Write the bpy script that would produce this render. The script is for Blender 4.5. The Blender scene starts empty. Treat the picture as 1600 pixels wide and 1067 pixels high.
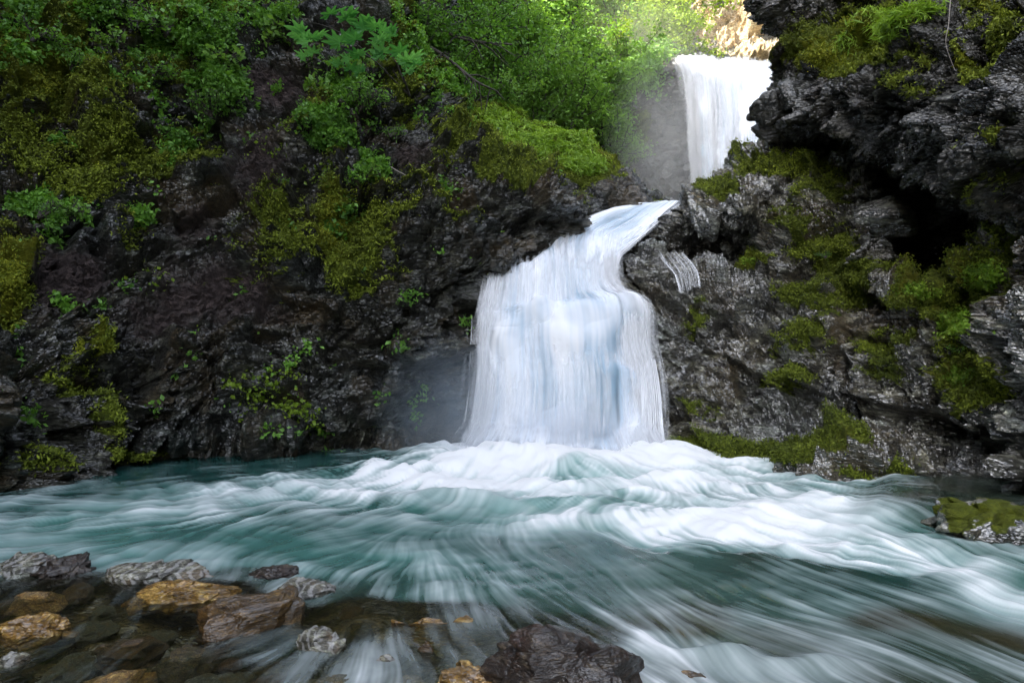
import bpy, math, random
import numpy as np
from mathutils import Vector, Matrix

random.seed(7)
RNG = np.random.default_rng(11)
S = bpy.context.scene
C = S.collection
F = 1067.0          # focal length in photograph pixels
HC = 1.6            # eye height above the pool
DET = 1.0           # mesh detail

# ----------------------------------------------------------------- helpers
def P(px, py, Y):
    return ((px - 800.0) / F * Y, Y, HC + (533.5 - py) / F * Y)

def W(px, z, Y):    # a point seen at column px, at height z and distance Y
    return ((px - 800.0) / F * Y, Y, z)

def pix(p):         # world -> photo pixels (used to decide where moss grows on a rock)
    Y = np.maximum(p[..., 1], 0.3)
    return p[..., 0] / Y * F + 800.0, 533.5 - (p[..., 2] - HC) / Y * F

def hsh(ix, iy, iz, seed=0):
    h = (ix.astype(np.uint32) * np.uint32(374761393)) ^ (iy.astype(np.uint32) * np.uint32(668265263)) ^ \
        (iz.astype(np.uint32) * np.uint32(2246822519)) ^ np.uint32((seed * 3266489917) & 0xffffffff)
    h ^= h >> np.uint32(15); h *= np.uint32(2246822519)
    h ^= h >> np.uint32(13); h *= np.uint32(3266489917)
    h ^= h >> np.uint32(16)
    return h

def h01(h, k=0):
    h = h * np.uint32(2654435761) + np.uint32((k * 40503 + 12345) & 0xffffffff)
    h ^= h >> np.uint32(15); h *= np.uint32(2246822519); h ^= h >> np.uint32(14)
    return (h >> np.uint32(8)).astype(np.float32) / np.float32(16777216.0)

def vnoise(p, seed=0):      # value noise 3d, -1..1
    f = np.floor(p); t = (p - f).astype(np.float32); f = f.astype(np.int64)
    t = t * t * (3 - 2 * t)
    out = 0
    for dx in (0, 1):
        wx = t[..., 0] if dx else 1 - t[..., 0]
        for dy in (0, 1):
            wy = t[..., 1] if dy else 1 - t[..., 1]
            for dz in (0, 1):
                wz = t[..., 2] if dz else 1 - t[..., 2]
                out = out + wx * wy * wz * h01(hsh(f[..., 0] + dx, f[..., 1] + dy, f[..., 2] + dz, seed))
    return out * 2 - 1

def fbm(p, oct=4, seed=0, gain=0.5):
    a, s, tot = 1.0, 0, 0
    for o in range(oct):
        s = s + a * vnoise(p * (2.03 ** o) + o * 17.3, seed + o); tot += a; a *= gain
    return s / tot

def facet(p, seed=0, tilt=1.3, sharp=45.0):      # broken-rock displacement: every cell is a tilted plane; also crack distance
    p = p.astype(np.float32)
    f = np.floor(p).astype(np.int64)
    n = p.shape[:-1]
    d1 = np.full(n, 9.0, np.float32); d2 = np.full(n, 9.0, np.float32); val = np.zeros(n, np.float32); ws = np.full(n, 1e-20, np.float32)
    for dx in (-1, 0, 1):
        for dy in (-1, 0, 1):
            for dz in (-1, 0, 1):
                cx, cy, cz = f[..., 0] + dx, f[..., 1] + dy, f[..., 2] + dz
                h = hsh(cx, cy, cz, seed)
                qx = p[..., 0] - (cx + h01(h, 1)); qy = p[..., 1] - (cy + h01(h, 2)); qz = p[..., 2] - (cz + h01(h, 3))
                d = qx * qx + qy * qy + qz * qz
                v = 0.7 * (h01(h, 4) - .5) + tilt * ((h01(h, 5) - .5) * qx + (h01(h, 6) - .5) * qy + (h01(h, 7) - .5) * qz) * 2
                m = d < d1
                d2 = np.where(m, d1, np.minimum(d2, d)); d1 = np.where(m, d, d1)
                wt = np.exp(-sharp * d); val += wt * v; ws += wt
    return val / ws, np.sqrt(d2) - np.sqrt(d1)

def sstep(a, b, x):
    t = np.clip((x - a) / (b - a), 0, 1); return t * t * (3 - 2 * t)

def blobs(p, lst):          # soft patches given as (px, py, rx, ry, strength)
    u, v = pix(p); out = np.zeros(u.shape, np.float32)
    for (bx, by, rx, ry, s) in lst:
        out = np.maximum(out, s * np.exp(-(((u - bx) / rx) ** 2 + ((v - by) / ry) ** 2)))
    return out

def catmull(A, n, ax):
    A = np.moveaxis(np.asarray(A, float), ax, 0); m = A.shape[0]
    t = np.linspace(0, m - 1, n); i = np.minimum(t.astype(int), m - 2); f = (t - i)
    f = f.reshape((-1,) + (1,) * (A.ndim - 1))
    g = lambda k: A[np.clip(k, 0, m - 1)]
    p0, p1, p2, p3 = g(i - 1), g(i), g(i + 1), g(i + 2)
    r = 0.5 * (2 * p1 + (p2 - p0) * f + (2 * p0 - 5 * p1 + 4 * p2 - p3) * f ** 2 + (3 * p1 - p0 - 3 * p2 + p3) * f ** 3)
    return np.moveaxis(r, 0, ax)

def grid_normals(G):
    du = np.gradient(G, axis=1); dv = np.gradient(G, axis=0)
    n = np.cross(du, dv); n /= np.maximum(np.linalg.norm(n, axis=-1, keepdims=True), 1e-9)
    return n

def mesh(name, V, faces, mat, attrs=None, parent=None, smooth=True, k=None):
    """V (n,3); faces (m,k) all the same size"""
    V = np.ascontiguousarray(V, np.float32).reshape(-1, 3); faces = np.ascontiguousarray(faces, np.int32)
    k = faces.shape[1]
    me = bpy.data.meshes.new(name)
    me.vertices.add(len(V)); me.vertices.foreach_set('co', V.ravel())
    me.loops.add(faces.size); me.loops.foreach_set('vertex_index', faces.ravel())
    me.polygons.add(len(faces)); me.polygons.foreach_set('loop_start', np.arange(0, faces.size, k, dtype=np.int32))
    me.polygons.foreach_set('use_smooth', np.full(len(faces), smooth, bool))
    me.update(calc_edges=True)
    for an, av in (attrs or {}).items():
        a = me.attributes.new(an, 'FLOAT', 'POINT'); a.data.foreach_set('value', np.ascontiguousarray(av, np.float32).ravel())
    me.materials.append(mat)
    o = bpy.data.objects.new(name, me); C.objects.link(o)
    if parent: o.parent = parent
    return o

def quads(nr, nc, flip=False):
    i = np.arange(nr * nc).reshape(nr, nc)
    q = np.stack([i[:-1, :-1], i[1:, :-1], i[1:, 1:], i[:-1, 1:]], -1).reshape(-1, 4)
    return q[:, ::-1] if flip else q

def tag(o, label=None, cat=None, group=None, kind=None):
    if label: o['label'] = label
    if cat: o['category'] = cat
    if group: o['group'] = group
    if kind: o['kind'] = kind
    return o

# --------------------------------------------------------------- materials
class NT:
    def __init__(s, name):
        s.m = bpy.data.materials.new(name); s.m.use_nodes = True; s.t = s.m.node_tree; s.t.nodes.clear()
        s.out = s.n('ShaderNodeOutputMaterial')
    def n(s, ty, **kw):
        nd = s.t.nodes.new(ty)
        for k, v in kw.items():
            if k.startswith('_'): setattr(nd, k[1:], v)
            else:
                key = k.replace('__', ' ')
                nd.inputs[key].default_value = v
        return nd
    def l(s, a, b): s.t.links.new(a, b)
    def ramp(s, fac, stops):
        r = s.n('ShaderNodeValToRGB'); e = r.color_ramp.elements
        while len(e) < len(stops): e.new(0.5)
        for i, (p, c) in enumerate(stops):
            e[i].position = p; e[i].color = (c[0], c[1], c[2], 1) if not isinstance(c, (int, float)) else (c, c, c, 1)
        s.l(fac, r.inputs[0]); return r.outputs[0]
    def attr(s, name): return s.n('ShaderNodeAttribute', _attribute_name=name).outputs['Fac']
    def noise(s, vec, scale, detail=4, rough=0.55, dist=0.0):
        k = s.n('ShaderNodeTexNoise', Scale=scale, Detail=detail, Roughness=rough, Distortion=dist)
        if vec is not None: s.l(vec, k.inputs['Vector'])
        return k.outputs[0]
    def mix(s, fac, a, b):
        k = s.n('ShaderNodeMix', _data_type='RGBA')
        for v, i in ((fac, 0), (a, 6), (b, 7)):
            if hasattr(v, 'links'): s.l(v, k.inputs[i])
            else: k.inputs[i].default_value = v if i == 0 else (v[0], v[1], v[2], 1)
        return k.outputs[2]
    def math(s, op, a, b=0.0, clamp=False):
        k = s.n('ShaderNodeMath', _operation=op, _use_clamp=clamp)
        for v, i in ((a, 0), (b, 1)):
            if hasattr(v, 'links'): s.l(v, k.inputs[i])
            else: k.inputs[i].default_value = v
        return k.outputs[0]

def rock_mat(name, stops, patch=(0.09, 0.06, 0.035), patch_amt=0.5, rough=(0.16, 0.5), strata=(0.3, 0.0, -0.5), sc=1.0, moss=True, bump=0.85, spec=0.6, vein=0.0, coat=0.9, coat_ior=1.9):
    N = NT(name); tc = N.n('ShaderNodeTexCoord'); obj = tc.outputs['Object']
    mp = N.n('ShaderNodeMapping'); N.l(obj, mp.inputs[0]); mp.inputs['Rotation'].default_value = strata; mp.inputs['Scale'].default_value = (1, 1.4, 3.2)
    st = mp.outputs[0]
    n1 = N.noise(st, 2.3 * sc, 9, 0.74, 0.3)
    col = N.ramp(n1, stops)
    n2 = N.noise(obj, 0.9 * sc, 5, 0.6, 0.6)
    pf = N.ramp(n2, [(0.50, 0.0), (0.62, patch_amt)])
    col = N.mix(pf, col, patch)
    # fine grain, its bright specks painting glints into the colour
    n3 = N.noise(st, 11 * sc, 6, 0.65)
    g = N.ramp(n3, [(0.32, 0.4), (0.5, 0.95), (0.62, 1.6), (0.74, 2.8)])
    mul = N.n('ShaderNodeMix', _data_type='RGBA', _blend_type='MULTIPLY'); mul.inputs[0].default_value = 1
    N.l(col, mul.inputs[6]); N.l(g, mul.inputs[7]); col = mul.outputs[2]
    cool = N.ramp(N.noise(obj, 0.7 * sc, 3, 0.5), [(0.40, (1.08, 1.08, 0.80)), (0.62, (0.92, 1.05, 0.98))])
    m2_ = N.n('ShaderNodeMix', _data_type='RGBA', _blend_type='MULTIPLY'); m2_.inputs[0].default_value = 1; N.l(col, m2_.inputs[6]); N.l(cool, m2_.inputs[7]); col = m2_.outputs[2]
    if vein:
        wv = N.n('ShaderNodeTexWave', Scale=1.3 * sc, Distortion=4.0, Detail=4.0); wv.inputs['Detail Scale'].default_value = 1.6
        N.l(st, wv.inputs[0]); vf = N.ramp(wv.outputs['Fac'], [(0.55, 0.0), (0.8, vein)])
        col = N.mix(vf, col, (0.5, 0.49, 0.48))
    rg = N.ramp(N.noise(obj, 3.1 * sc, 5, 0.65), [(0.36, rough[0] + .3), (0.62, rough[1] + .3)])
    if moss:
        soil = N.attr('soil')
        sc_ = N.ramp(N.noise(obj, 9, 6, 0.75), [(0.3, (0.012, 0.0085, 0.008)), (0.5, (0.038, 0.028, 0.026)), (0.72, (0.12, 0.088, 0.080))])
        col = N.mix(soil, col, sc_)
        ms = N.attr('moss'); yl = N.attr('gold')
        mg = N.ramp(N.noise(obj, 9, 8, 0.8), [(0.32, (0.010, 0.014, 0.001)), (0.5, (0.055, 0.074, 0.005)), (0.68, (0.16, 0.19, 0.014))])
        my = N.ramp(N.noise(obj, 10, 8, 0.8), [(0.28, (0.05, 0.055, 0.003)), (0.5, (0.13, 0.13, 0.008)), (0.72, (0.24, 0.22, 0.02))])
        mc = N.mix(yl, mg, my)
        # broken-up edge to the moss
        e = N.math('ADD', ms, N.math('MULTIPLY', N.math('SUBTRACT', N.noise(obj, 22, 4, 0.7), 0.5), 0.9))
        mf = N.ramp(e, [(0.42, 0.0), (0.58, 1.0)])
        col = N.mix(mf, col, mc)
        rr = N.n('ShaderNodeMix', _data_type='FLOAT'); N.l(N.math('MAXIMUM', mf, soil), rr.inputs[0]); N.l(rg, rr.inputs[2]); rr.inputs[3].default_value = 0.95; rg = rr.outputs[0]
    bn = N.noise(st, 11 * sc, 10, 0.78); vo = N.n('ShaderNodeTexVoronoi', _feature='DISTANCE_TO_EDGE', Scale=9 * sc); N.l(st, vo.inputs['Vector'])
    vr = N.ramp(vo.outputs[0], [(0.0, 0.0), (0.12, 1.0)])
    hh = N.math('ADD', N.math('MULTIPLY', bn, 1.0), N.math('MULTIPLY', vr, 0.22))
    b = N.n('ShaderNodeBump', Strength=bump, Distance=0.06 / sc); N.l(hh, b.inputs['Height'])
    pr = N.n('ShaderNodeBsdfPrincipled'); N.l(col, pr.inputs['Base Color']); N.l(rg, pr.inputs['Roughness']); N.l(b.outputs[0], pr.inputs['Normal'])
    pr.inputs['Specular IOR Level'].default_value = spec * .3
    cb = N.n('ShaderNodeBump', Strength=0.8, Distance=0.09 / sc); N.l(N.noise(st, 7 * sc, 2.5, 0.6), cb.inputs['Height'])
    N.l(cb.outputs[0], pr.inputs['Coat Normal']); pr.inputs['Coat Roughness'].default_value = 0.10; pr.inputs['Coat IOR'].default_value = coat_ior
    wet = N.ramp(N.noise(obj, 1.3 * sc, 4, 0.6), [(0.38, coat), (0.66, coat * .25)])
    if moss: wet = N.math('MULTIPLY', wet, N.math('SUBTRACT', 1.0, N.math('MAXIMUM', mf, soil, ), True), True)
    N.l(wet, pr.inputs['Coat Weight'])
    N.l(pr.outputs[0], N.out.inputs[0]); return N.m

def leaf_mat(name, dark, light, trans=0.45, rough=0.45):
    N = NT(name); t = N.attr('tint')
    oi = N.n('ShaderNodeObjectInfo')
    f = N.math('ADD', N.math('MULTIPLY', t, 0.8), N.math('MULTIPLY', oi.outputs['Random'], 0.2))
    col = N.ramp(f, [(0.0, dark), (1.0, light)])
    pr = N.n('ShaderNodeBsdfPrincipled', Roughness=rough); N.l(col, pr.inputs['Base Color']); pr.inputs['Specular IOR Level'].default_value = 0.35
    tr = N.n('ShaderNodeBsdfTranslucent')
    g = N.n('ShaderNodeMix', _data_type='RGBA', _blend_type='MULTIPLY'); g.inputs[0].default_value = 1; N.l(col, g.inputs[6]); g.inputs[7].default_value = (1.15, 1.15, 0.5, 1)
    N.l(g.outputs[2], tr.inputs[0])
    mx = N.n('ShaderNodeMixShader', Fac=trans); N.l(pr.outputs[0], mx.inputs[1]); N.l(tr.outputs[0], mx.inputs[2])
    N.l(mx.outputs[0], N.out.inputs[0]); return N.m

def plain(name, c1, c2, scale=8, rough=0.8):
    N = NT(name); tc = N.n('ShaderNodeTexCoord')
    col = N.ramp(N.noise(tc.outputs['Object'], scale, 5, 0.65), [(0.3, c1), (0.7, c2)])
    pr = N.n('ShaderNodeBsdfPrincipled', Roughness=rough); N.l(col, pr.inputs['Base Color'])
    b = N.n('ShaderNodeBump', Strength=0.4, Distance=0.02); N.l(N.noise(tc.outputs['Object'], scale * 4, 6, 0.7), b.inputs['Height']); N.l(b.outputs[0], pr.inputs['Normal'])
    N.l(pr.outputs[0], N.out.inputs[0]); return N.m

def water_mat():
    N = NT('stream_water')
    foam = N.attr('foam'); murk = N.attr('murk'); deep = N.attr('deep'); brn = N.attr('brown')
    body = N.mix(deep, (0.11, 0.27, 0.235), (0.007, 0.040, 0.034))
    body = N.mix(brn, body, (0.030, 0.028, 0.013))
    dif = N.n('ShaderNodeBsdfDiffuse'); N.l(body, dif.inputs[0])
    tra = N.n('ShaderNodeBsdfTransparent'); tra.inputs[0].default_value = (0.86, 0.86, 0.74, 1)
    m1 = N.n('ShaderNodeMixShader'); N.l(murk, m1.inputs[0]); N.l(tra.outputs[0], m1.inputs[1]); N.l(dif.outputs[0], m1.inputs[2])
    gl = N.n('ShaderNodeBsdfGlossy', Roughness=0.16); fr = N.n('ShaderNodeFresnel', IOR=1.33)
    m2 = N.n('ShaderNodeMixShader'); N.l(fr.outputs[0], m2.inputs[0]); N.l(m1.outputs[0], m2.inputs[1]); N.l(gl.outputs[0], m2.inputs[2])
    fd = N.n('ShaderNodeBsdfDiffuse'); N.l(N.mix(N.math('POWER', foam, 1.5), (0.55, 0.67, 0.68), (0.93, 0.94, 0.94)), fd.inputs[0])
    ft = N.n('ShaderNodeBsdfTranslucent'); ft.inputs[0].default_value = (0.8, 0.88, 0.92, 1)
    fm = N.n('ShaderNodeMixShader', Fac=0.25); N.l(fd.outputs[0], fm.inputs[1]); N.l(ft.outputs[0], fm.inputs[2])
    m3 = N.n('ShaderNodeMixShader'); N.l(foam, m3.inputs[0]); N.l(m2.outputs[0], m3.inputs[1]); N.l(fm.outputs[0], m3.inputs[2])
    N.l(m3.outputs[0], N.out.inputs[0]); return N.m

def fall_mat(name='falling_water'):
    N = NT(name)
    a = N.attr('cover'); w = N.attr('white')
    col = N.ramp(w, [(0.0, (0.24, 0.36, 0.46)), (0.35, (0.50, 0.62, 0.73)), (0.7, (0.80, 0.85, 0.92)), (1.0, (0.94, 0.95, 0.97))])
    d = N.n('ShaderNodeBsdfDiffuse'); N.l(col, d.inputs[0])
    tl = N.n('ShaderNodeBsdfTranslucent'); N.l(col, tl.inputs[0])
    m = N.n('ShaderNodeMixShader', Fac=0.3); N.l(d.outputs[0], m.inputs[1]); N.l(tl.outputs[0], m.inputs[2])
    tr = N.n('ShaderNodeBsdfTransparent')
    x = N.n('ShaderNodeMixShader'); N.l(a, x.inputs[0]); N.l(tr.outputs[0], x.inputs[1]); N.l(m.outputs[0], x.inputs[2])
    N.l(x.outputs[0], N.out.inputs[0]); return N.m

M = {}
M['left'] = rock_mat('wet_dark_slate', [(0.36, (0.005, 0.0045, 0.004)), (0.49, (0.015, 0.014, 0.012)), (0.59, (0.050, 0.048, 0.044)), (0.72, (0.21, 0.205, 0.20))], patch=(0.055, 0.037, 0.022), patch_amt=.8, strata=(0.35, 0.5, -0.4), rough=(.14, .5), coat=.65)
M['right'] = rock_mat('wet_glossy_slate', [(0.32, (0.006, 0.005, 0.005)), (0.47, (0.030, 0.026, 0.022)), (0.57, (0.12, 0.11, 0.10)), (0.70, (0.42, 0.40, 0.37))], patch=(0.07, 0.048, 0.028), patch_amt=.7, rough=(0.10, 0.36), strata=(0.3, -0.55, 0.3), spec=0.9, coat=1.0, coat_ior=2.4)  # palest stop puts a whitish sheen into the rock colour
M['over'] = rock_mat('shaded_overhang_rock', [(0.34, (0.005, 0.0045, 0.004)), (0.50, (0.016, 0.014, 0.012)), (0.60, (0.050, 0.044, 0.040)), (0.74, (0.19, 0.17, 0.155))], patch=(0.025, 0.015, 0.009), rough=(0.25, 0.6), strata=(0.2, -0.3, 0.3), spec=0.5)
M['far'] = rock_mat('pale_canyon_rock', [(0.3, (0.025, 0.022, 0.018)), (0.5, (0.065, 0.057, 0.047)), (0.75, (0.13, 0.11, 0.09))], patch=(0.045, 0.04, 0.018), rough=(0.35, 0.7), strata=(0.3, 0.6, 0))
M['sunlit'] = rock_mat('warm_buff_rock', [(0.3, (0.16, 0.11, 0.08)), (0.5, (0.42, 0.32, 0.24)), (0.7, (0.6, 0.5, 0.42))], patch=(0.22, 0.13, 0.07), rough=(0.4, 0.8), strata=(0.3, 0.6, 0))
M['bed'] = rock_mat('stream_bed', [(0.3, (0.015, 0.011, 0.005)), (0.5, (0.06, 0.043, 0.018)), (0.75, (0.20, 0.13, 0.045))], patch=(0.04, 0.045, 0.018), rough=(0.4, 0.7), sc=2.5, moss=False)
M['water'] = water_mat(); M['fall'] = fall_mat()

# ------------------------------------------------------------ rock patches
def strata_xyz(p, rot):
    R = np.array((Matrix.Rotation(rot[0], 3, 'X') @ Matrix.Rotation(rot[1], 3, 'Y') @ Matrix.Rotation(rot[2], 3, 'Z')))
    return p @ R.T

def rock_patch(name, rows, mat, dens=0.03, amp=1.0, rot=(0.3, 0.4, 0.2), moss=(), gold=(), soil=(), seed=1, mossbias=0.0, nr=None, nc=None, flip=False, big=1.0, calm=(), sink=0.0):
    A = np.array([[c if len(c) == 3 else c for c in r] for r in rows], float)
    L1 = np.linalg.norm(np.diff(A, axis=0), axis=-1).sum(0).mean(); L2 = np.linalg.norm(np.diff(A, axis=1), axis=-1).sum(1).mean()
    nr = nr or int(L1 / dens * DET); nc = nc or int(L2 / dens * DET)
    G = catmull(catmull(A, nr, 0), nc, 1)
    n = grid_normals(G)
    if not flip: n = -n
    q = strata_xyz(G, rot)
    warp = np.stack([fbm(q * 0.8 + 5 * k, 3, seed + k) for k in range(3)], -1)
    q = q + warp * 0.25
    so = sstep(0.15, 0.5, blobs(G, soil) + 0.25 * fbm(G * 2.0, 3, seed + 40)) if len(soil) else np.zeros(G.shape[:2])
    f0, c0 = facet(q * (0.7, 0.8, 1.1), seed)
    f1, c1 = facet(q * (1.7, 1.9, 2.5), seed + 1)
    f2, c2 = facet(q * (4.5, 5.0, 7.0), seed + 2)
    f3, c3 = facet(q * (12, 13, 19.0), seed + 3)
    d = 0.44 * big * f0 + 0.28 * f1 + 0.115 * f2 + 0.034 * f3 + 0.25 * big * fbm(G * 0.6, 3, seed + 9) + 0.03 * fbm(G * 6, 4, seed + 12)
    d = d - 0.10 * np.exp(-c0 / 0.05) - 0.05 * np.exp(-c1 / 0.06) - 0.02 * np.exp(-c2 / 0.07)
    ds = 0.3 * f0 + 0.08 * f2 + 0.05 * f3 + 0.35 * fbm(G * 0.6, 3, seed + 9) + 0.10 * fbm(G * 2.0, 4, seed + 10) + 0.045 * fbm(G * 9, 3, seed + 11)
    d = (d * (1 - so) + ds * so * .7) * amp
    if len(calm): d = d * (1 - np.clip(blobs(G, calm), 0, 1)) 
    d = d - sink
    Q = G + n * d[..., None]
    n2 = grid_normals(Q)
    if not flip: n2 = -n2
    up = n2[..., 2]
    mb = blobs(G, moss); gb = blobs(G, gold)
    nz = fbm(G * 1.5, 4, seed + 20)
    ms = np.maximum(mb, gb * 1.1)
    mm = sstep(0.38, 0.6, ms * 1.15 + 0.55 * nz + 0.22 * up + mossbias * (0.5 + up))
    # cushions of moss swell off the rock
    cu = np.abs(fbm(G * 3.2, 3, seed + 30)) * 2
    Q = Q + n * (mm * (0.03 + 0.07 * cu + .05 * np.abs(fbm(G * 9, 3, seed + 31))))[..., None] * min(amp, 1.2)
    o = mesh(name, Q, quads(nr, nc, flip), mat, {'moss': mm, 'gold': np.clip(gb * 1.6, 0, 1) * (0.7 + 0.3 * nz), 'soil': so}, smooth=False)
    tag(o, kind='structure')
    return dict(obj=o, V=Q.reshape(-1, 3), N=n2.reshape(-1, 3), moss=mm.ravel(), mb=ms.ravel(), up=up.ravel(), area=L1 * L2 / (nr * nc))

def uw(px, Y): return W(px, -1.3, Y)

left_rows = [
 [W(-700, 31, 9), W(-200, 22, 13), W(0, 20, 15), W(150, 20, 16.5), W(300, 20, 17.5), W(450, 19, 18.5), W(600, 18, 20), W(700, 19, 22), W(760, 18, 25)],  # top row out of view, heights set for where the sun is blocked
 [P(-700, -300, 7.5), P(-250, -260, 11.5), P(0, -250, 12.6), P(160, -250, 13.6), P(320, -250, 14.6), P(480, -240, 15.2), P(620, -230, 16.2), P(700, -220, 19), P(740, -200, 23)],
 [P(-700, 0, 6.8), P(-250, 0, 10.2), P(0, 0, 11), P(160, 0, 12), P(320, 0, 12.9), P(480, 0, 13.2), P(610, 0, 13.9), P(690, 0, 16.5), P(730, 0, 21)],
 [P(-700, 150, 6.4), P(-250, 150, 9.4), P(0, 150, 10.2), P(160, 150, 11.1), P(320, 150, 12.1), P(480, 150, 12.2), P(590, 150, 12.3), P(690, 160, 14.4), P(740, 170, 18)],
 [P(-700, 260, 6.1), P(-250, 260, 8.8), P(0, 260, 9.7), P(160, 260, 10.6), P(320, 260, 11.5), P(480, 260, 11.5), P(600, 250, 11.7), P(750, 228, 13.4), P(790, 240, 17)],
 [P(-700, 350, 5.8), P(-250, 350, 8.3), P(0, 350, 9.1), P(160, 350, 10.1), P(320, 350, 11.0), P(480, 350, 11.0), P(620, 345, 11.3), P(850, 292, 12.5), P(885, 300, 16)],
 [P(-700, 440, 5.6), P(-250, 440, 7.8), P(0, 440, 8.5), P(160, 440, 9.6), P(320, 440, 10.5), P(480, 440, 10.6), P(640, 430, 10.9), P(888, 366, 12.6), P(900, 385, 16)],
 [P(-700, 540, 5.5), P(-250, 530, 7.4), P(0, 520, 7.9), P(160, 520, 9.1), P(320, 520, 10.0), P(480, 520, 10.3), P(640, 510, 10.6), P(772, 452, 12.2), P(850, 470, 15)],
 [P(-700, 660, 5.3), P(-250, 650, 7.0), P(0, 610, 7.4), P(160, 610, 8.7), P(320, 610, 9.7), P(480, 610, 9.95), P(630, 600, 10.3), P(752, 560, 11.6), P(850, 560, 14)],
 [P(-700, 760, 5.2), P(-250, 730, 6.9), P(0, 700, 7.2), P(160, 690, 8.6), P(320, 675, 9.5), P(480, 668, 9.65), P(620, 665, 10.0), P(745, 650, 11.1), P(840, 650, 13)],
 [W(-700, 0.0, 5.2), W(-250, 0.0, 6.85), W(0, 0.0, 7.15), W(150, 0.0, 8.5), W(320, 0.0, 9.65), W(480, 0.0, 9.9), W(640, 0.0, 10.15), W(740, 0.0, 10.9), W(840, 0.0, 12.5)],
 [uw(-700, 5.1), uw(-250, 6.7), uw(0, 7.0), uw(150, 8.4), uw(320, 9.6), uw(480, 9.9), uw(640, 10.1), uw(740, 10.8), uw(840, 12)],
]
LM = [(60, 100, 130, 100, .8), (150, 240, 110, 70, .75), (280, 230, 90, 60, .6), (560, 380, 80, 70, .6), (100, 600, 60, 60, .35), (450, 400, 60, 50, .5), (60, 110, 100, 90, .7), (150, 220, 80, 70, .6), (250, 250, 60, 50, .5), (430, 330, 90, 60, .55), (600, 330, 70, 40, .6), (560, 450, 60, 30, .5), (730, 210, 60, 50, .8), (800, 270, 60, 30, .9), (130, 300, 70, 30, .6),
      (200, 370, 60, 30, .45), (640, 290, 40, 30, .5), (150, 640, 40, 60, .35), (60, 720, 60, 30, .5), (700, 340, 60, 40, .4), (200, 710, 90, 14, .5), (300, 20, 120, 60, .7), (250, 90, 90, 80, .7), (80, 0, 120, 60, .7), (500, 200, 60, 60, .6), (640, 90, 60, 90, .8)]
LG = [(15, 430, 32, 75, .8), (520, 345, 24, 50, .9), (125, 540, 9, 14, .9), (155, 545, 9, 18, .9), (170, 540, 7, 14, .9), (60, 130, 60, 60, .45), (150, 260, 30, 30, .45), (20, 60, 40, 30, .4)]
LS = [(110, 430, 90, 60, .65), (330, 450, 120, 70, .55), (400, 260, 60, 60, .5), (420, 130, 60, 30, .7), (220, 500, 80, 50, .5), (640, 240, 50, 30, .4), (300, 350, 60, 50, .5)]
LEFT = rock_patch('left_cliff', left_rows, M['left'], 0.030, 0.95, (0.35, 0.5, -0.4), LM, LG, LS, seed=3, calm=[(800, 520, 42, 120, .7), (860, 400, 40, 50, .5)])

ridge_rows = [
 [P(640, 150, 21), P(760, 190, 21), P(830, 230, 20.5), P(900, 265, 20), P(950, 285, 19.5), P(1000, 315, 19), P(1042, 340, 18.5), P(1080, 360, 18)],
 [P(640, 90, 17.5), P(760, 150, 17.5), P(830, 190, 17), P(900, 215, 16.5), P(950, 248, 16.2), P(1000, 288, 15.9), P(1036, 314, 15.6), P(1075, 345, 15.4)],
 [P(640, 180, 15.4), P(760, 215, 15), P(830, 235, 14.8), P(900, 262, 14.6), P(950, 288, 14.6), P(1000, 312, 14.8), P(1036, 325, 15.1), P(1075, 355, 15.2)],
 [P(640, 260, 14.4), P(760, 270, 14), P(830, 290, 13.8), P(900, 310, 13.9), P(950, 330, 14.1), P(1000, 340, 14.3), P(1036, 345, 14.9), P(1075, 365, 15)],
 [P(640, 400, 13.6), P(760, 400, 13.5), P(830, 400, 13.4), P(900, 400, 13.5), P(950, 400, 13.8), P(1000, 400, 14), P(1036, 400, 14.5), P(1075, 400, 15)],
 [P(640, 520, 13.2), P(760, 520, 13.2), P(830, 520, 13.1), P(900, 520, 13.2), P(950, 520, 13.4), P(1000, 500, 13.8), P(1036, 500, 14.4), P(1075, 500, 15)],
]
RIDGE = rock_patch('rock_ridge', ridge_rows, M['left'], 0.04, 0.35, (0.35, 0.3, -0.4), [(760, 200, 90, 60, 1.0), (850, 230, 80, 45, 1.1), (910, 255, 50, 28, 1.0), (900, 320, 50, 30, .5)], [(880, 240, 80, 22, .8)], (), seed=21, mossbias=0.15)

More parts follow.
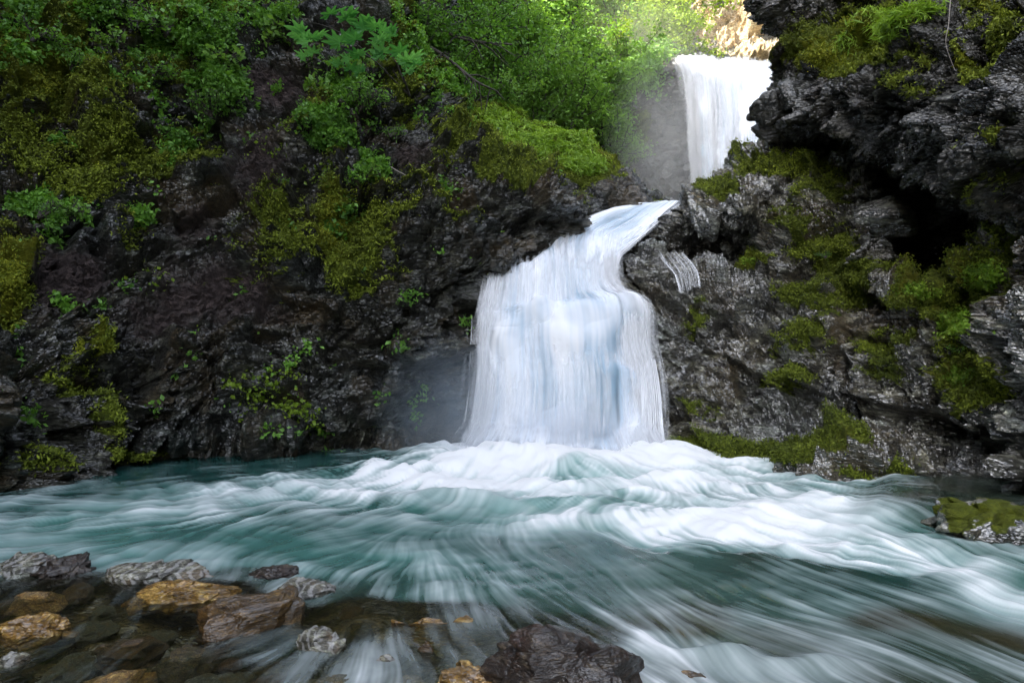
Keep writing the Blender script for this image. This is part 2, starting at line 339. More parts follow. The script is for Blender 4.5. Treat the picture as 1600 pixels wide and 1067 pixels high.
wall_rows = [
 [P(500, -500, 24), P(620, -480, 27), P(760, -460, 30), P(880, -440, 33), P(960, -420, 36), P(1025, -400, 38), P(1075, -300, 40), P(1130, -200, 40), P(1200, -200, 40), P(1400, -200, 40)],
 [P(500, -120, 19), P(620, -120, 21), P(760, -110, 23), P(880, -90, 26), P(960, -60, 29), P(1020, -30, 31), P(1075, 20, 33), P(1130, 60, 33), P(1200, 60, 33), P(1400, 60, 30)],
 [P(500, 40, 17.5), P(620, 40, 18.5), P(760, 40, 20.5), P(880, 50, 22.5), P(960, 66, 24.5), P(1010, 85, 24.5), P(1068, 92, 25), P(1130, 104, 25), P(1200, 106, 25), P(1400, 98, 25)],
 [P(500, 120, 16.6), P(620, 120, 17.6), P(760, 120, 19.4), P(880, 120, 20.8), P(960, 105, 21.4), P(1010, 100, 21.2), P(1066, 101, 21.6), P(1130, 116, 22.4), P(1200, 118, 22.4), P(1400, 106, 21)],
 [P(500, 200, 16), P(620, 200, 17), P(760, 200, 18.6), P(880, 200, 19.7), P(960, 190, 20.4), P(1010, 135, 20.3), P(1075, 135, 21.0), P(1130, 140, 22.0), P(1200, 140, 22.2), P(1400, 140, 20)],
 [P(500, 300, 15.5), P(620, 300, 16.4), P(760, 300, 17.8), P(880, 300, 18.8), P(960, 270, 19.6), P(1010, 240, 19.7), P(1085, 240, 20.8), P(1130, 240, 21.6), P(1200, 240, 21.8), P(1400, 240, 19.6)],
 [P(500, 450, 15), P(620, 450, 16), P(760, 450, 17), P(880, 450, 18), P(960, 400, 18.8), P(1010, 390, 18.8), P(1090, 390, 19), P(1130, 390, 20.6), P(1200, 390, 20.6), P(1400, 390, 19)],
]
WALL = rock_patch('canyon_wall', wall_rows, M['far'], 0.07, 0.55, (0.3, 0.6, 0), [(700, 100, 260, 160, 1.0), (880, 60, 140, 90, 1.0), (1000, 20, 60, 60, 1.0), (1012, 120, 12, 25, .9), (1005, 190, 14, 40, .8), (960, 170, 40, 60, .7)], (), (), seed=33, big=0.7)

back_rows = [[P(px, py, Y + (px - 1150) * -0.004) for px in (900, 980, 1050, 1110, 1170, 1230, 1300, 1450)] for py, Y in ((-500, 44), (-250, 39), (-80, 36), (0, 34), (50, 33), (90, 31.5), (140, 31))]
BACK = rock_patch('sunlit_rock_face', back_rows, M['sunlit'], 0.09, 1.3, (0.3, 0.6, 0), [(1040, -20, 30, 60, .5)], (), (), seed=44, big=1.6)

over_rows = [
 [W(1290, 22, 17), W(1250, 22, 14), W(1330, 22, 13), W(1420, 22, 12), W(1520, 21, 11), W(1650, 20, 10), W(1900, 20, 8.5), W(2500, 20, 6)],
 [P(1270, -200, 17), P(1200, -200, 13), P(1240, -200, 12.6), P(1320, -200, 11.8), P(1420, -200, 10.8), P(1520, -200, 9.6), P(1660, -200, 8), P(2200, -200, 5.2)],
 [P(1270, 0, 17), P(1207, 0, 12.8), P(1240, 0, 12.2), P(1320, 5, 11.4), P(1420, 0, 10), P(1520, 0, 8.6), P(1660, 0, 7.0), P(2100, 0, 4.8)],
 [P(1280, 70, 17), P(1228, 70, 12.6), P(1250, 70, 11.9), P(1320, 60, 10.6), P(1420, 50, 9.2), P(1520, 50, 8), P(1660, 60, 6.5), P(2100, 60, 4.6)],
 [P(1280, 115, 17), P(1228, 112, 12.4), P(1250, 118, 11.3), P(1320, 110, 9.9), P(1420, 110, 8.7), P(1520, 120, 7.6), P(1660, 120, 6.2), P(2100, 120, 4.5)],
 [P(1270, 155, 17), P(1208, 152, 12.3), P(1240, 160, 11.2), P(1320, 165, 9.7), P(1420, 170, 8.6), P(1520, 180, 7.5), P(1660, 180, 6.1), P(2100, 200, 4.5)],
 [P(1270, 205, 17), P(1208, 200, 12.6), P(1245, 205, 11.6), P(1320, 210, 10.2), P(1420, 225, 8.9), P(1520, 240, 7.6), P(1660, 240, 6.1), P(2100, 280, 4.5)],
 [P(1280, 245, 17), P(1200, 240, 14), P(1250, 245, 13.2), P(1330, 255, 12), P(1425, 275, 9.9), P(1525, 290, 8.2), P(1650, 290, 6.4), P(2100, 340, 4.5)],
 [P(1280, 300, 17), P(1210, 300, 15), P(1260, 300, 14.4), P(1340, 320, 12.6), P(1430, 340, 11.0), P(1530, 350, 9.2), P(1630, 340, 7.4), P(2100, 400, 4.6)],
 [P(1280, 420, 17), P(1220, 420, 15), P(1270, 420, 14.4), P(1350, 420, 12.4), P(1440, 430, 10.8), P(1540, 430, 9.4), P(1630, 430, 8.2), P(2100, 480, 4.8)],
 [P(1280, 560, 17), P(1220, 560, 15), P(1270, 560, 14.4), P(1350, 560, 13.2), P(1440, 560, 12.0), P(1540, 560, 10.6), P(1640, 560, 8.4), P(2100, 560, 5)],
]
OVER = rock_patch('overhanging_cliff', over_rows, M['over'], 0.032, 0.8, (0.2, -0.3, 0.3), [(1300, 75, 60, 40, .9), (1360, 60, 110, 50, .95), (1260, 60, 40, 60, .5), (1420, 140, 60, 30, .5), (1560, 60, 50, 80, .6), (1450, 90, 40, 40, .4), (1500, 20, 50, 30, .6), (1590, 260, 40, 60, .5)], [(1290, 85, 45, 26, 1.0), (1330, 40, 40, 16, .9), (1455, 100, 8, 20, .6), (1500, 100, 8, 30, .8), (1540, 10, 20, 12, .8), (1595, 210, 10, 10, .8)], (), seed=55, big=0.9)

slab_rows = [
 [P(1060, 370, 16.5), P(1085, 365, 16.5), P(1120, 345, 16), P(1200, 300, 15.5), P(1270, 290, 14.5), P(1340, 310, 13.5), P(1380, 370, 13), P(1380, 460, 12.4), P(1450, 480, 11.6), P(1560, 430, 10.5), P(1640, 400, 9), P(2000, 350, 5.5)],
 [P(1040, 345, 14.2), P(1056, 318, 13.6), P(1100, 293, 13.3), P(1188, 220, 12.9), P(1270, 228, 11.9), P(1345, 262, 11.0), P(1385, 330, 10.3), P(1375, 425, 9.8), P(1450, 445, 9.2), P(1560, 388, 8.1), P(1640, 350, 7.0), P(2000, 300, 4.6)],
 [P(1030, 364, 13.8), P(1048, 345, 13.2), P(1084, 348, 12.3), P(1170, 318, 11.6), P(1250, 310, 11.3), P(1325, 335, 10.7), P(1362, 395, 10.0), P(1372, 465, 9.5), P(1450, 485, 8.9), P(1560, 450, 7.9), P(1640, 430, 6.8), P(2000, 400, 4.6)],
 [P(1010, 400, 13.4), P(1028, 388, 13.4), P(1075, 398, 13.9), P(1150, 388, 13.0), P(1215, 390, 11.2), P(1290, 410, 10.6), P(1345, 450, 9.9), P(1380, 490, 9.3), P(1455, 515, 8.7), P(1560, 490, 7.75), P(1645, 470, 6.6), P(2000, 450, 4.6)],
 [P(955, 425, 12.9), P(985, 400, 12.4), P(1050, 412, 12.3), P(1120, 430, 11.6), P(1200, 450, 10.9), P(1270, 480, 10.3), P(1330, 500, 9.7), P(1390, 520, 9.1), P(1460, 540, 8.5), P(1560, 530, 7.6), P(1650, 520, 6.5), P(2000, 500, 4.5)],
 [P(962, 500, 12.4), P(995, 490, 11.7), P(1050, 500, 11.3), P(1120, 520, 10.9), P(1190, 540, 10.4), P(1260, 560, 9.9), P(1330, 570, 9.4), P(1390, 590, 8.85), P(1460, 600, 8.3), P(1550, 600, 7.5), P(1650, 600, 6.4), P(2000, 600, 4.5)],
 [P(965, 620, 12.0), P(1012, 610, 11.2), P(1060, 615, 10.9), P(1110, 630, 10.55), P(1180, 640, 10.1), P(1250, 650, 9.6), P(1320, 660, 9.1), P(1390, 670, 8.6), P(1460, 680, 8.1), P(1545, 690, 7.5), P(1650, 700, 6.4), P(2000, 700, 4.5)],
 [W(965, 0.05, 11.8), W(1022, 0.03, 10.8), W(1060, 0.03, 10.5), W(1100, 0.03, 10.1), W(1170, 0.03, 9.4), W(1235, 0.03, 8.7), W(1300, 0.03, 8.15), W(1370, 0.03, 7.85), W(1440, 0.03, 7.7), W(1530, 0.03, 7.3), W(1650, 0, 6.4), W(2000, 0, 4.5)],
 [uw(965, 11.7), uw(1022, 10.7), uw(1060, 10.4), uw(1100, 10.0), uw(1170, 9.3), uw(1235, 8.6), uw(1300, 8.0), uw(1370, 7.6), uw(1440, 7.5), uw(1530, 7.1), uw(1650, 6.3), uw(2000, 4.4)],
]
RM = [(1300, 400, 50, 60, .7), (1400, 540, 70, 30, .65), (1480, 470, 80, 40, .9), (1540, 600, 50, 60, .6), (1250, 530, 60, 30, .45), (1240, 260, 60, 20, .7), (1150, 700, 90, 18, 1.0), (1260, 715, 90, 20, 1.0), (1380, 742, 70, 10, .9), (1250, 370, 30, 80, .55), (1290, 300, 50, 40, .6), (1180, 245, 40, 14, .8), (1120, 290, 40, 20, .6), (1260, 470, 60, 26, .6), (1330, 440, 50, 40, .6),
      (1450, 470, 80, 30, .8), (1400, 580, 60, 30, .5), (1520, 560, 40, 50, .7), (1230, 590, 60, 20, .4), (1560, 430, 40, 50, .7), (1590, 400, 30, 50, .6), (1190, 405, 30, 8, .8), (1080, 480, 25, 40, .45), (1100, 640, 60, 20, .3)]
RG = [(1540, 430, 40, 24, .8), (1490, 500, 30, 30, .8), (1500, 590, 30, 24, .6), (1440, 455, 40, 12, .7), (1175, 408, 20, 6, .8), (1560, 520, 20, 20, .5), (1330, 725, 80, 10, .35)]
SLAB = rock_patch('right_bluff', slab_rows, M['right'], 0.026, 0.8, (0.3, -0.55, 0.3), RM, RG, (), seed=66)

# rock the lower falls run over
ledge_rows = [
 [P(700, 395, 16), P(800, 395, 16), P(880, 372, 16), P(940, 350, 17), P(1000, 340, 17), P(1060, 335, 17)],
 [P(690, 450, 13.6), P(780, 446, 13.4), P(860, 428, 13.8), P(930, 405, 14.4), P(990, 380, 14.8), P(1056, 355, 16)],
 [P(690, 470, 12.6), P(780, 460, 12.2), P(850, 450, 12.4), P(910, 440, 12.7), P(970, 430, 12.6), P(1030, 430, 13)],
 [P(690, 560, 12.0), P(780, 555, 11.6), P(850, 550, 11.6), P(910, 550, 11.5), P(970, 540, 11.6), P(1030, 540, 12)],
 [P(690, 640, 11.6), P(780, 640, 11.2), P(850, 640, 11.1), P(910, 640, 11.1), P(970, 640, 11.2), P(1030, 640, 11.8)],
 [uw(690, 11), uw(780, 10.6), uw(850, 10.5), uw(910, 10.5), uw(970, 10.6), uw(1030, 11)],
]
LEDGE = rock_patch('waterfall_ledge', ledge_rows, M['left'], 0.04, 0.45, (0.3, -0.5, 0.2), seed=77, sink=.25)

# canyon sides that run on unseen past the camera; left raised to block sun
side_l = [[(-7.0 - 0.12 * z_, y_, z_) for y_ in (15, 10, 5, 0, -6, -14, -26)] for z_ in (34, 19, 11, 5, 1.5, -1.5)]
side_l = [[(x_, y_, z_ * (.62 if y_ > 8 else 1)) for (x_, y_, z_) in r_] for r_ in side_l]  # far end lowered so the sun reaches the slope
for r in side_l:
    for i in range(len(r)):
        x, y, z = r[i]; r[i] = (x - (0 if y > 4 else 0.8) - max(0, y - 8) * .45, y, z)
rock_patch('canyon_side', side_l, M['left'], 0.16, 1.2, (0.3, .5, 0), seed=81, mossbias=0.2, flip=True)
side_r = [[(7.5 + 0.30 * z_ + (0.0 if y_ > 3 else 1.0), y_, z_) for y_ in (7, 4, 0, -6, -14, -26)] for z_ in (20, 15, 9, 5, 1.5, -1.5)]
rock_patch('canyon_side', side_r, M['over'], 0.16, 1.2, (0.3, .5, 0), seed=82, mossbias=0.2)

# ------------------------------------------------------------- stream bed
def bed_z(x, y):
    u = x / np.maximum(y, .3) * F + 800; v = 533.5 + HC / np.maximum(y, .3) * F
    sh = sstep(850, 905, v + (u - 400) * -0.03) * (1 - sstep(700, 1050, u))       # shallows lower left
    z = -0.75 + 0.60 * sh
    sr = np.exp(-(((u - 1470) / 110) ** 2 + ((v - 785) / 32) ** 2)); z = z + 0.62 * sr
    br = sstep(900, 1000, v) * sstep(650, 900, u); z = np.maximum(z, -0.75 + 0.45 * br)
    return z
xs = np.linspace(-16, 16, 520); ys = np.concatenate([np.linspace(-8, 1.5, 40)[:-1], np.linspace(1.5, 13, 420)])
XX, YY = np.meshgrid(xs, ys)
P3 = np.stack([XX, YY, np.zeros_like(XX)], -1)
fa, ca = facet(P3 * 3.0, 91); fb_, cb = facet(P3 * 9.0, 92)
ZZ = bed_z(XX, YY) + 0.10 * fbm(P3 * 1.3, 3, 90) + 0.05 * (0.5 - np.exp(-ca * 5)) + 0.02 * (0.5 - np.exp(-cb * 5)) + 0.03 * fa
bed = mesh('stream_bed', np.stack([XX, YY, ZZ], -1), quads(len(ys), len(xs), True), M['bed']); tag(bed, kind='structure')

# ------------------------------------------------------------------ water
TEX = RNG.random((512, 512)).astype(np.float32)
def tex2(x, y, s):
    x = (x * s) % 512; y = (y * s) % 512
    ix = x.astype(int); iy = y.astype(int); fx = x - ix; fy = y - iy
    fx = fx * fx * (3 - 2 * fx); fy = fy * fy * (3 - 2 * fy)
    jx = (ix + 1) % 512; jy = (iy + 1) % 512; ix %= 512; iy %= 512
    return (TEX[ix, iy] * (1 - fx) + TEX[jx, iy] * fx) * (1 - fy) + (TEX[ix, jy] * (1 - fx) + TEX[jx, jy] * fx) * fy

SRC = (1.0, 11.2)
def flow(x, y):
    dx = x - SRC[0]; dy = y - SRC[1]; r = np.sqrt(dx * dx + dy * dy) + .3
    vx = dx / r; vy = dy / r
    b = sstep(6.0, 4.0, y) * sstep(-1.6, 0.3, x)
    vx = vx + 0.75 * b
    # eddies
    ang = 0.75 * vnoise(np.stack([x * .8, y * .9, 0 * x + 2], -1), 401) + .45 * vnoise(np.stack([x * 2.1, y * 2.3, 0 * x + 2], -1), 402)
    n1 = ang + 0 * np.sin(x * 1.9 + 1.3 * np.sin(y * 1.1)) * 0.26 + np.sin(x * 0.9 - y * 2.1) * 0.20 + np.sin(x * 4.3 + y * 3.1 + 2 * np.sin(y * 2.3 - x)) * .16
    c = 1 - b * 0.6
    vx2 = vx - vy * n1 * c; vy2 = vy + vx * n1 * c
    m = np.sqrt(vx2 ** 2 + vy2 ** 2) + 1e-6
    return vx2 / m, vy2 / m

def lic(x, y, s, L, K=12, off=0.0, perp=False):
    acc = tex2(x + off, y + off, s).astype(np.float32); w = 1.0
    for sg in (1, -1):
        a, b = x.copy(), y.copy()
        for k in range(K):
            vx, vy = flow(a, b); h = sg * L / K
            if perp: vx, vy = -vy, vx
            a = a + vx * h; b = b + vy * h
            wt = 1 - 0.5 * (k + 1) / K
            acc += wt * tex2(a + off, b + off, s); w += wt
            if sg == 1 and k == 0: pass
    w = 1.0 + 2 * sum(1 - 0.5 * (k + 1) / K for k in range(K))
    r = acc / w
    return np.clip(0.5 + (r - 0.5) * 2.4, 0, 1)

pxs = np.concatenate([np.arange(-900, -40, 12), np.arange(-40, 1640, 1.9), np.arange(1640, 2600, 12)])
pys = np.concatenate([np.arange(672, 1080, 1.25), np.arange(1080, 1700, 12)])
U, V = np.meshgrid(pxs, pys)
Yw = HC * F / (V - 533.5); Xw = (U - 800) / F * Yw
# water surface character: (px, py, rx, ry, foam, murk, deep, brown)
WP = [
 (0, 820, 90, 30, .46, .95, .45, 0), (40, 790, 70, 16, .35, 1, .8, 0), (100, 760, 90, 14, .22, 1, .9, 0), (250, 742, 120, 14, .10, 1, 1, 0), (420, 728, 120, 12, .05, 1, 1, 0), (560, 716, 90, 9, .12, 1, .95, 0),
 (120, 850, 100, 20, .33, .95, .4, 0), (220, 800, 100, 14, .42, 1, .5, 0), (360, 775, 100, 12, .60, 1, .5, 0), (330, 800, 90, 10, .35, 1, .7, 0), (500, 755, 100, 14, .68, 1, .4, 0), (620, 740, 80, 14, .85, 1, .3, 0), (640, 712, 40, 8, .35, 1, .8, 0),
 (480, 800, 90, 14, .30, 1, .75, 0), (300, 845, 120, 18, .26, .95, .45, 0), (460, 845, 110, 18, .2, 1, .6, 0), (560, 790, 70, 10, .45, 1, .6, 0), (620, 775, 60, 10, .62, 1, .5, 0),
 (720, 705, 70, 22, 1.0, 1, .1, 0), (850, 715, 120, 26, 1.15, 1, 0, 0), (1000, 715, 90, 20, 1.1, 1, 0, 0), (760, 750, 90, 14, .9, 1, .2, 0), (920, 742, 60, 9, .42, 1, .15, 0), (860, 765, 120, 9, .85, 1, .1, 0),
 (760, 785, 60, 9, .42, 1, .45, 0), (880, 800, 110, 12, .42, 1, .3, 0), (700, 805, 70, 14, .35, 1, .6, 0), (960, 778, 60, 8, .48, 1, .4, 0), (1060, 760, 90, 22, .86, 1, .2, 0), (1150, 740, 90, 14, .85, 1, .2, 0), (1260, 760, 90, 14, .62, 1, .4, 0),
 (1200, 800, 100, 24, 1.0, 1, .2, 0), (1040, 815, 100, 14, .92, 1, .2, 0), (900, 828, 120, 9, .6, 1, .3, 0), (1280, 850, 100, 18, 1.0, 1, .2, 0), (1100, 850, 80, 10, .55, .95, .4, 0), (1400, 830, 90, 20, .45, .95, .5, 0), (1420, 870, 110, 16, .75, .95, .3, 0), (1560, 930, 80, 16, .8, .95, .3, .1), (1500, 850, 60, 14, .30, .9, .5, .4),
 (1330, 745, 70, 10, .4, 1, .6, 0), (1380, 770, 50, 12, .3, .9, .5, .5), (1470, 780, 80, 18, .06, .55, .5, .9), (1430, 810, 60, 10, .15, .7, .5, .8), (1580, 800, 60, 30, .1, .7, .6, .8), (1590, 860, 60, 20, .35, .9, .5, .3),
 (620, 840, 90, 18, .20, 1, .75, 0), (760, 850, 100, 18, .14, 1, .85, .1), (900, 860, 90, 18, .12, .95, .85, .15), (830, 890, 110, 18, .20, .9, .7, .2), (680, 885, 80, 16, .32, .95, .45, 0), (560, 880, 90, 16, .30, .9, .4, 0), (980, 900, 90, 20, .15, .9, .7, .3),
 (1060, 880, 80, 16, .14, .9, .6, .3), (1200, 890, 120, 14, .14, .95, .9, .2), (1330, 910, 110, 14, .10, .95, .95, .2), (1180, 880, 40, 10, .1, .8, .8, .7), (1480, 940, 110, 16, .12, .9, .9, .3), (1240, 940, 120, 20, .30, .9, .6, .3), (1400, 960, 70, 12, .15, .85, .8, .9), (1560, 970, 70, 14, .1, .9, .9, .6),
 (1350, 1000, 120, 20, .26, .9, .7, .4), (1500, 1020, 110, 20, .24, .9, .7, .4), (1250, 1010, 90, 16, .26, .85, .7, .5), (1120, 1030, 60, 14, .62, .9, .5, .4), (1070, 1055, 50, 14, .5, .7, .5, .6), (1250, 1055, 90, 14, .5, .85, .6, .4), (1450, 1060, 120, 18, .24, .9, .7, .5),
 (1020, 940, 60, 16, .25, .75, .6, .5), (1080, 960, 50, 16, .3, .8, .6, .7), (900, 935, 110, 12, .22, .8, .6, .3), (770, 920, 80, 12, .24, .85, .5, .1), (690, 930, 60, 8, .32, .7, .4, .2), (600, 905, 70, 10, .22, .8, .6, .2), (740, 965, 80, 10, .25, .4, .7, .5),
 (520, 920, 50, 10, .2, .55, .6, .4), (660, 960, 70, 10, .05, .12, .6, .9), (560, 980, 60, 20, .04, .18, .9, .8), (430, 1000, 60, 16, .30, .25, .6, .4), (640, 1010, 80, 12, .30, .25, .6, .6), (760, 1010, 60, 10, .22, .3, .6, .7), (560, 1045, 120, 14, .25, .25, .8, .5),
 (380, 895, 40, 8, .2, .6, .6, .5), (280, 880, 40, 6, .3, .8, .4, .2), (100, 930, 120, 16, .06, .12, .9, .9), (250, 980, 120, 22, .06, .12, .9, .9), (320, 960, 60, 8, .18, .1, .9, .9), (100, 1000, 120, 20, .05, .1, .9, .9), (250, 1050, 200, 16, .04, .1, .9, .9), (30, 1060, 100, 20, .03, .1, .9, .9),
 (-300, 850, 200, 60, .3, .9, .6, .1), (-300, 1000, 200, 60, .05, .2, .9, .9), (1900, 1000, 200, 80, .3, .9, .7, .4), (800, 1200, 500, 60, .2, .5, .8, .7),
]
acc = np.zeros((4,) + U.shape, np.float32); wsum = np.full(U.shape, 1e-9, np.float32)
# patches wander with a noise so that no outline of the ellipse shows
n_a = fbm(np.stack([Xw * 1.6, Yw * 1.6, 0 * Xw], -1), 3, 5); n_b = fbm(np.stack([Xw * 1.6, Yw * 1.6, 0 * Xw + 9], -1), 3, 6)
Uj = U + n_a * 38; Vj = V + n_b * 13 * np.clip((V - 640) / 140, .5, 1.6)
for (bx, by, rx, ry, f, mk, dp, br) in WP:
    w = np.exp(-np.minimum(((Uj - bx) / (rx * .95)) ** 2 + ((Vj - by) / (ry * 1.15)) ** 2, 40)) + 1e-7 / (1 + ((Uj - bx) / 60) ** 2 + ((Vj - by) / 12) ** 2)
    wsum += w
    for k, v in enumerate((f, mk, dp, br)): acc[k] += w * v
foam0, murk, deep, brown = acc / wsum
l1 = lic(Xw, Yw, 30.0, 0.22, 10); l2 = lic(Xw, Yw, 13.0, 0.32, 10, 3.1); l3 = lic(Xw, Yw, 4.5, 0.42, 10, 7.7); l4 = lic(Xw, Yw, 75.0, 0.14, 10, 1.7)
arc = lic(Xw, Yw, 3.4, 0.50, 12, 5.3, True); arc2 = lic(Xw, Yw, 9.0, 0.20, 8, 9.3, True)
near = np.clip((6.5 - Yw) / 3, 0, 1); mid = sstep(1.2, 2.6, np.hypot(Xw - 1, Yw - 10.6))
st = 0.34 * l1 + 0.34 * l2 + 0.22 * l3 + (0.05 + 0.2 * near) * l4; st = st / (0.95 + 0.2 * near)
st = (st - 0.5) * 2.2 * (.55 + .9 * sstep(-.45, .45, fbm(np.stack([Xw * 1.5, Yw * 1.5, 0 * Xw + 8], -1), 3, 25)))
ar = ((0.65 * arc + .35 * arc2) - 0.5) * 2
band = np.clip(foam0, 0, 1) * np.clip(1.2 - foam0, 0, 1)
foam = foam0 + st * (0.22 + 1.1 * band) + ar * (0.08 + 0.50 * band) * mid * (.25 + .75 * sstep(3.4, 5.2, Yw)) + .5 * fbm(np.stack([Xw * 2.2, Yw * 2.2, 0 * Xw + 4], -1), 4, 15) * (band + .08)
foam = np.clip((foam - .06) * 1.1, 0, 1)
foam = foam ** 1.2 * sstep(-0.02, 0.2, foam0 + 0.06)
# heights
wz = 0.040 * ar * mid * sstep(2.8, 5.5, Yw) * (.35 + sstep(0.05, 0.6, foam0)) * np.clip(Yw / 8, .3, 1) + 0.05 * (l3 - 0.5) * sstep(0.05, 0.6, foam0) + 0.028 * (l2 - 0.5) * (0.4 + foam0) + 0.010 * (l1 - 0.5) + 0.10 * n_a * sstep(.2, .8, foam0)
for (bx, by, rx, ry, h) in [(920, 735, 70, 9, .10), (880, 790, 120, 9, .10), (740, 780, 60, 8, .09), (1010, 805, 90, 8, .07), (860, 722, 150, 14, .22), (1040, 712, 60, 10, .20), (760, 715, 60, 10, .14), (620, 735, 80, 8, .07),
                            (1120, 1028, 60, 10, .10), (1250, 1040, 90, 10, .05), (760, 925, 90, 8, .015), (1280, 850, 90, 10, .06), (1200, 800, 60, 8, .07)]:
    wz += h * np.exp(-((Uj - bx) / rx) ** 2 - ((Vj - by) / ry) ** 2)
calm = 1 - sstep(.35, .05, foam0) * 0.5
wz *= calm
wz = wz - 0.22 * sstep(5.4, 3.2, Yw) * sstep(1.5, 4, Xw) 
wz += 0.20 * sstep(1350, 1400, U + (V - 760) * .6) * sstep(820, 800, V) * sstep(9.5, 8.5, Yw) * 0.4
water = mesh('water', np.stack([Xw, Yw, wz], -1), quads(len(pys), len(pxs)), M['water'], {'foam': foam, 'murk': np.clip(murk + .25 * (st * murk), 0, 1), 'deep': np.clip(deep + st * -.25, 0, 1), 'brown': np.clip(brown * (1 + .6 * sstep(5.2, 3.8, Yw)) + .5 * st * brown + .25 * sstep(5.5, 4, Yw) * n_a, 0, 1)})
tag(water, kind='structure')

# -------------------------------------------------------------- waterfalls
def fall_sheet(name, rows, nr, nc, parent=None, off=0.0, seed=0, edge=(0.1, 0.1), topfade=0.0, botfade=0.0, lump=0.1, streak=0.5, density=1.0, freq=1.0, thin=0.0, blobsm=(), mat=None, step=()):
    A = np.array(rows, float); G = catmull(catmull(A, nr, 0), nc, 1); n = grid_normals(G)
    n = np.where((n[..., 1:2] > 0), -n, n)
    u = np.linspace(0, 1, nc)[None, :] * np.ones((nr, 1)); v = np.linspace(0, 1, nr)[:, None] * np.ones((1, nc))
    wid = np.linalg.norm(np.diff(A, axis=1), axis=-1).sum(1).mean(); hei = np.linalg.norm(np.diff(A, axis=0), axis=-1).sum(0).mean()
    uu = u * wid; vv = v * hei
    wob = 0.04 * vnoise(np.stack([uu * 1.6, vv * 1.5, 0 * u], -1), seed) + .02 * vnoise(np.stack([uu * 5, vv * 2.0, 0 * u], -1), seed + 50)
    us = uu + wob
    def sn(f, g, s): return .6 * vnoise(np.stack([us * f, vv * g * .7, 0 * u + s], -1), seed + s) + .6 * vnoise(np.stack([us * f * 1.3 + 3, vv * g * .4, 0 * u + s], -1), seed + s + 20)
    s1 = sn(5 * freq, .8, 1); s2 = sn(13 * freq, .9, 2); s3 = sn(34 * freq, 1.2, 3); s4 = sn(2.2 * freq, 1.2, 4)
    lum = fbm(np.stack([uu * 2.0, vv * 1.3, 0 * u], -1), 3, seed + 7, .38)
    bub = np.abs(fbm(np.stack([uu * 2.6, vv * 1.7, 0 * u], -1), 2, seed + 8, .35))
    stp = np.zeros_like(u)
    for (u0, v0, ru, rv, h) in step:      # ledges: the water shoots out, then hangs
        dv = (v - v0) / rv; stp += h * np.exp(-((u - u0) / ru) ** 2) * np.where(dv < 0, np.exp(-(dv * 3.2) ** 2), np.exp(-dv * dv * 0.7))
    d = off + lump * (lum + 0.5 * bub) + 0.006 * s1 + stp
    Q = G + n * d[..., None]
    sk = (0.34 * s1 + 0.34 * s2 + 0.16 * s3 + 0.26 * s4) * (.6 + .8 * sstep(-.4, .5, fbm(np.stack([uu * 1.5, vv * 1.5, 0 * u], -1), 2, seed + 60)))
    cov = density + streak * sk * 2 + thin * lum
    e = np.minimum(sstep(0, edge[0], u + 0.07 * s2 + .05 * s1), sstep(0, edge[1], 1 - u + 0.07 * s2 + .05 * s1))
    cov = np.clip(cov + .2, 0, 1.15) + (e - 1) * 1.25 + (1 - e) * sk * .7
    if topfade: cov = cov * sstep(0, topfade, v + 0.2 * topfade * s1 + .01)
    if botfade: cov = cov * sstep(0, botfade, 1 - v + 0.4 * botfade * s2)
    white = 0.69 + 0.60 * sk + 0.40 * lum  # streaks and hollows: shading put into the colour, along with thin-water blue
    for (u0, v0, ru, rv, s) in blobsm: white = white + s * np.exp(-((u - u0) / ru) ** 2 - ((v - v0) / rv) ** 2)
    ob = mesh(name, Q, quads(nr, nc), mat or M['fall'], {'cover': np.clip(cov, 0, 1), 'white': np.clip(white, 0, 1)}, parent)
    return ob

def empty(name, loc=(0, 0, 0)):
    o = bpy.data.objects.new(name, None); o.location = loc; C.objects.link(o); return o

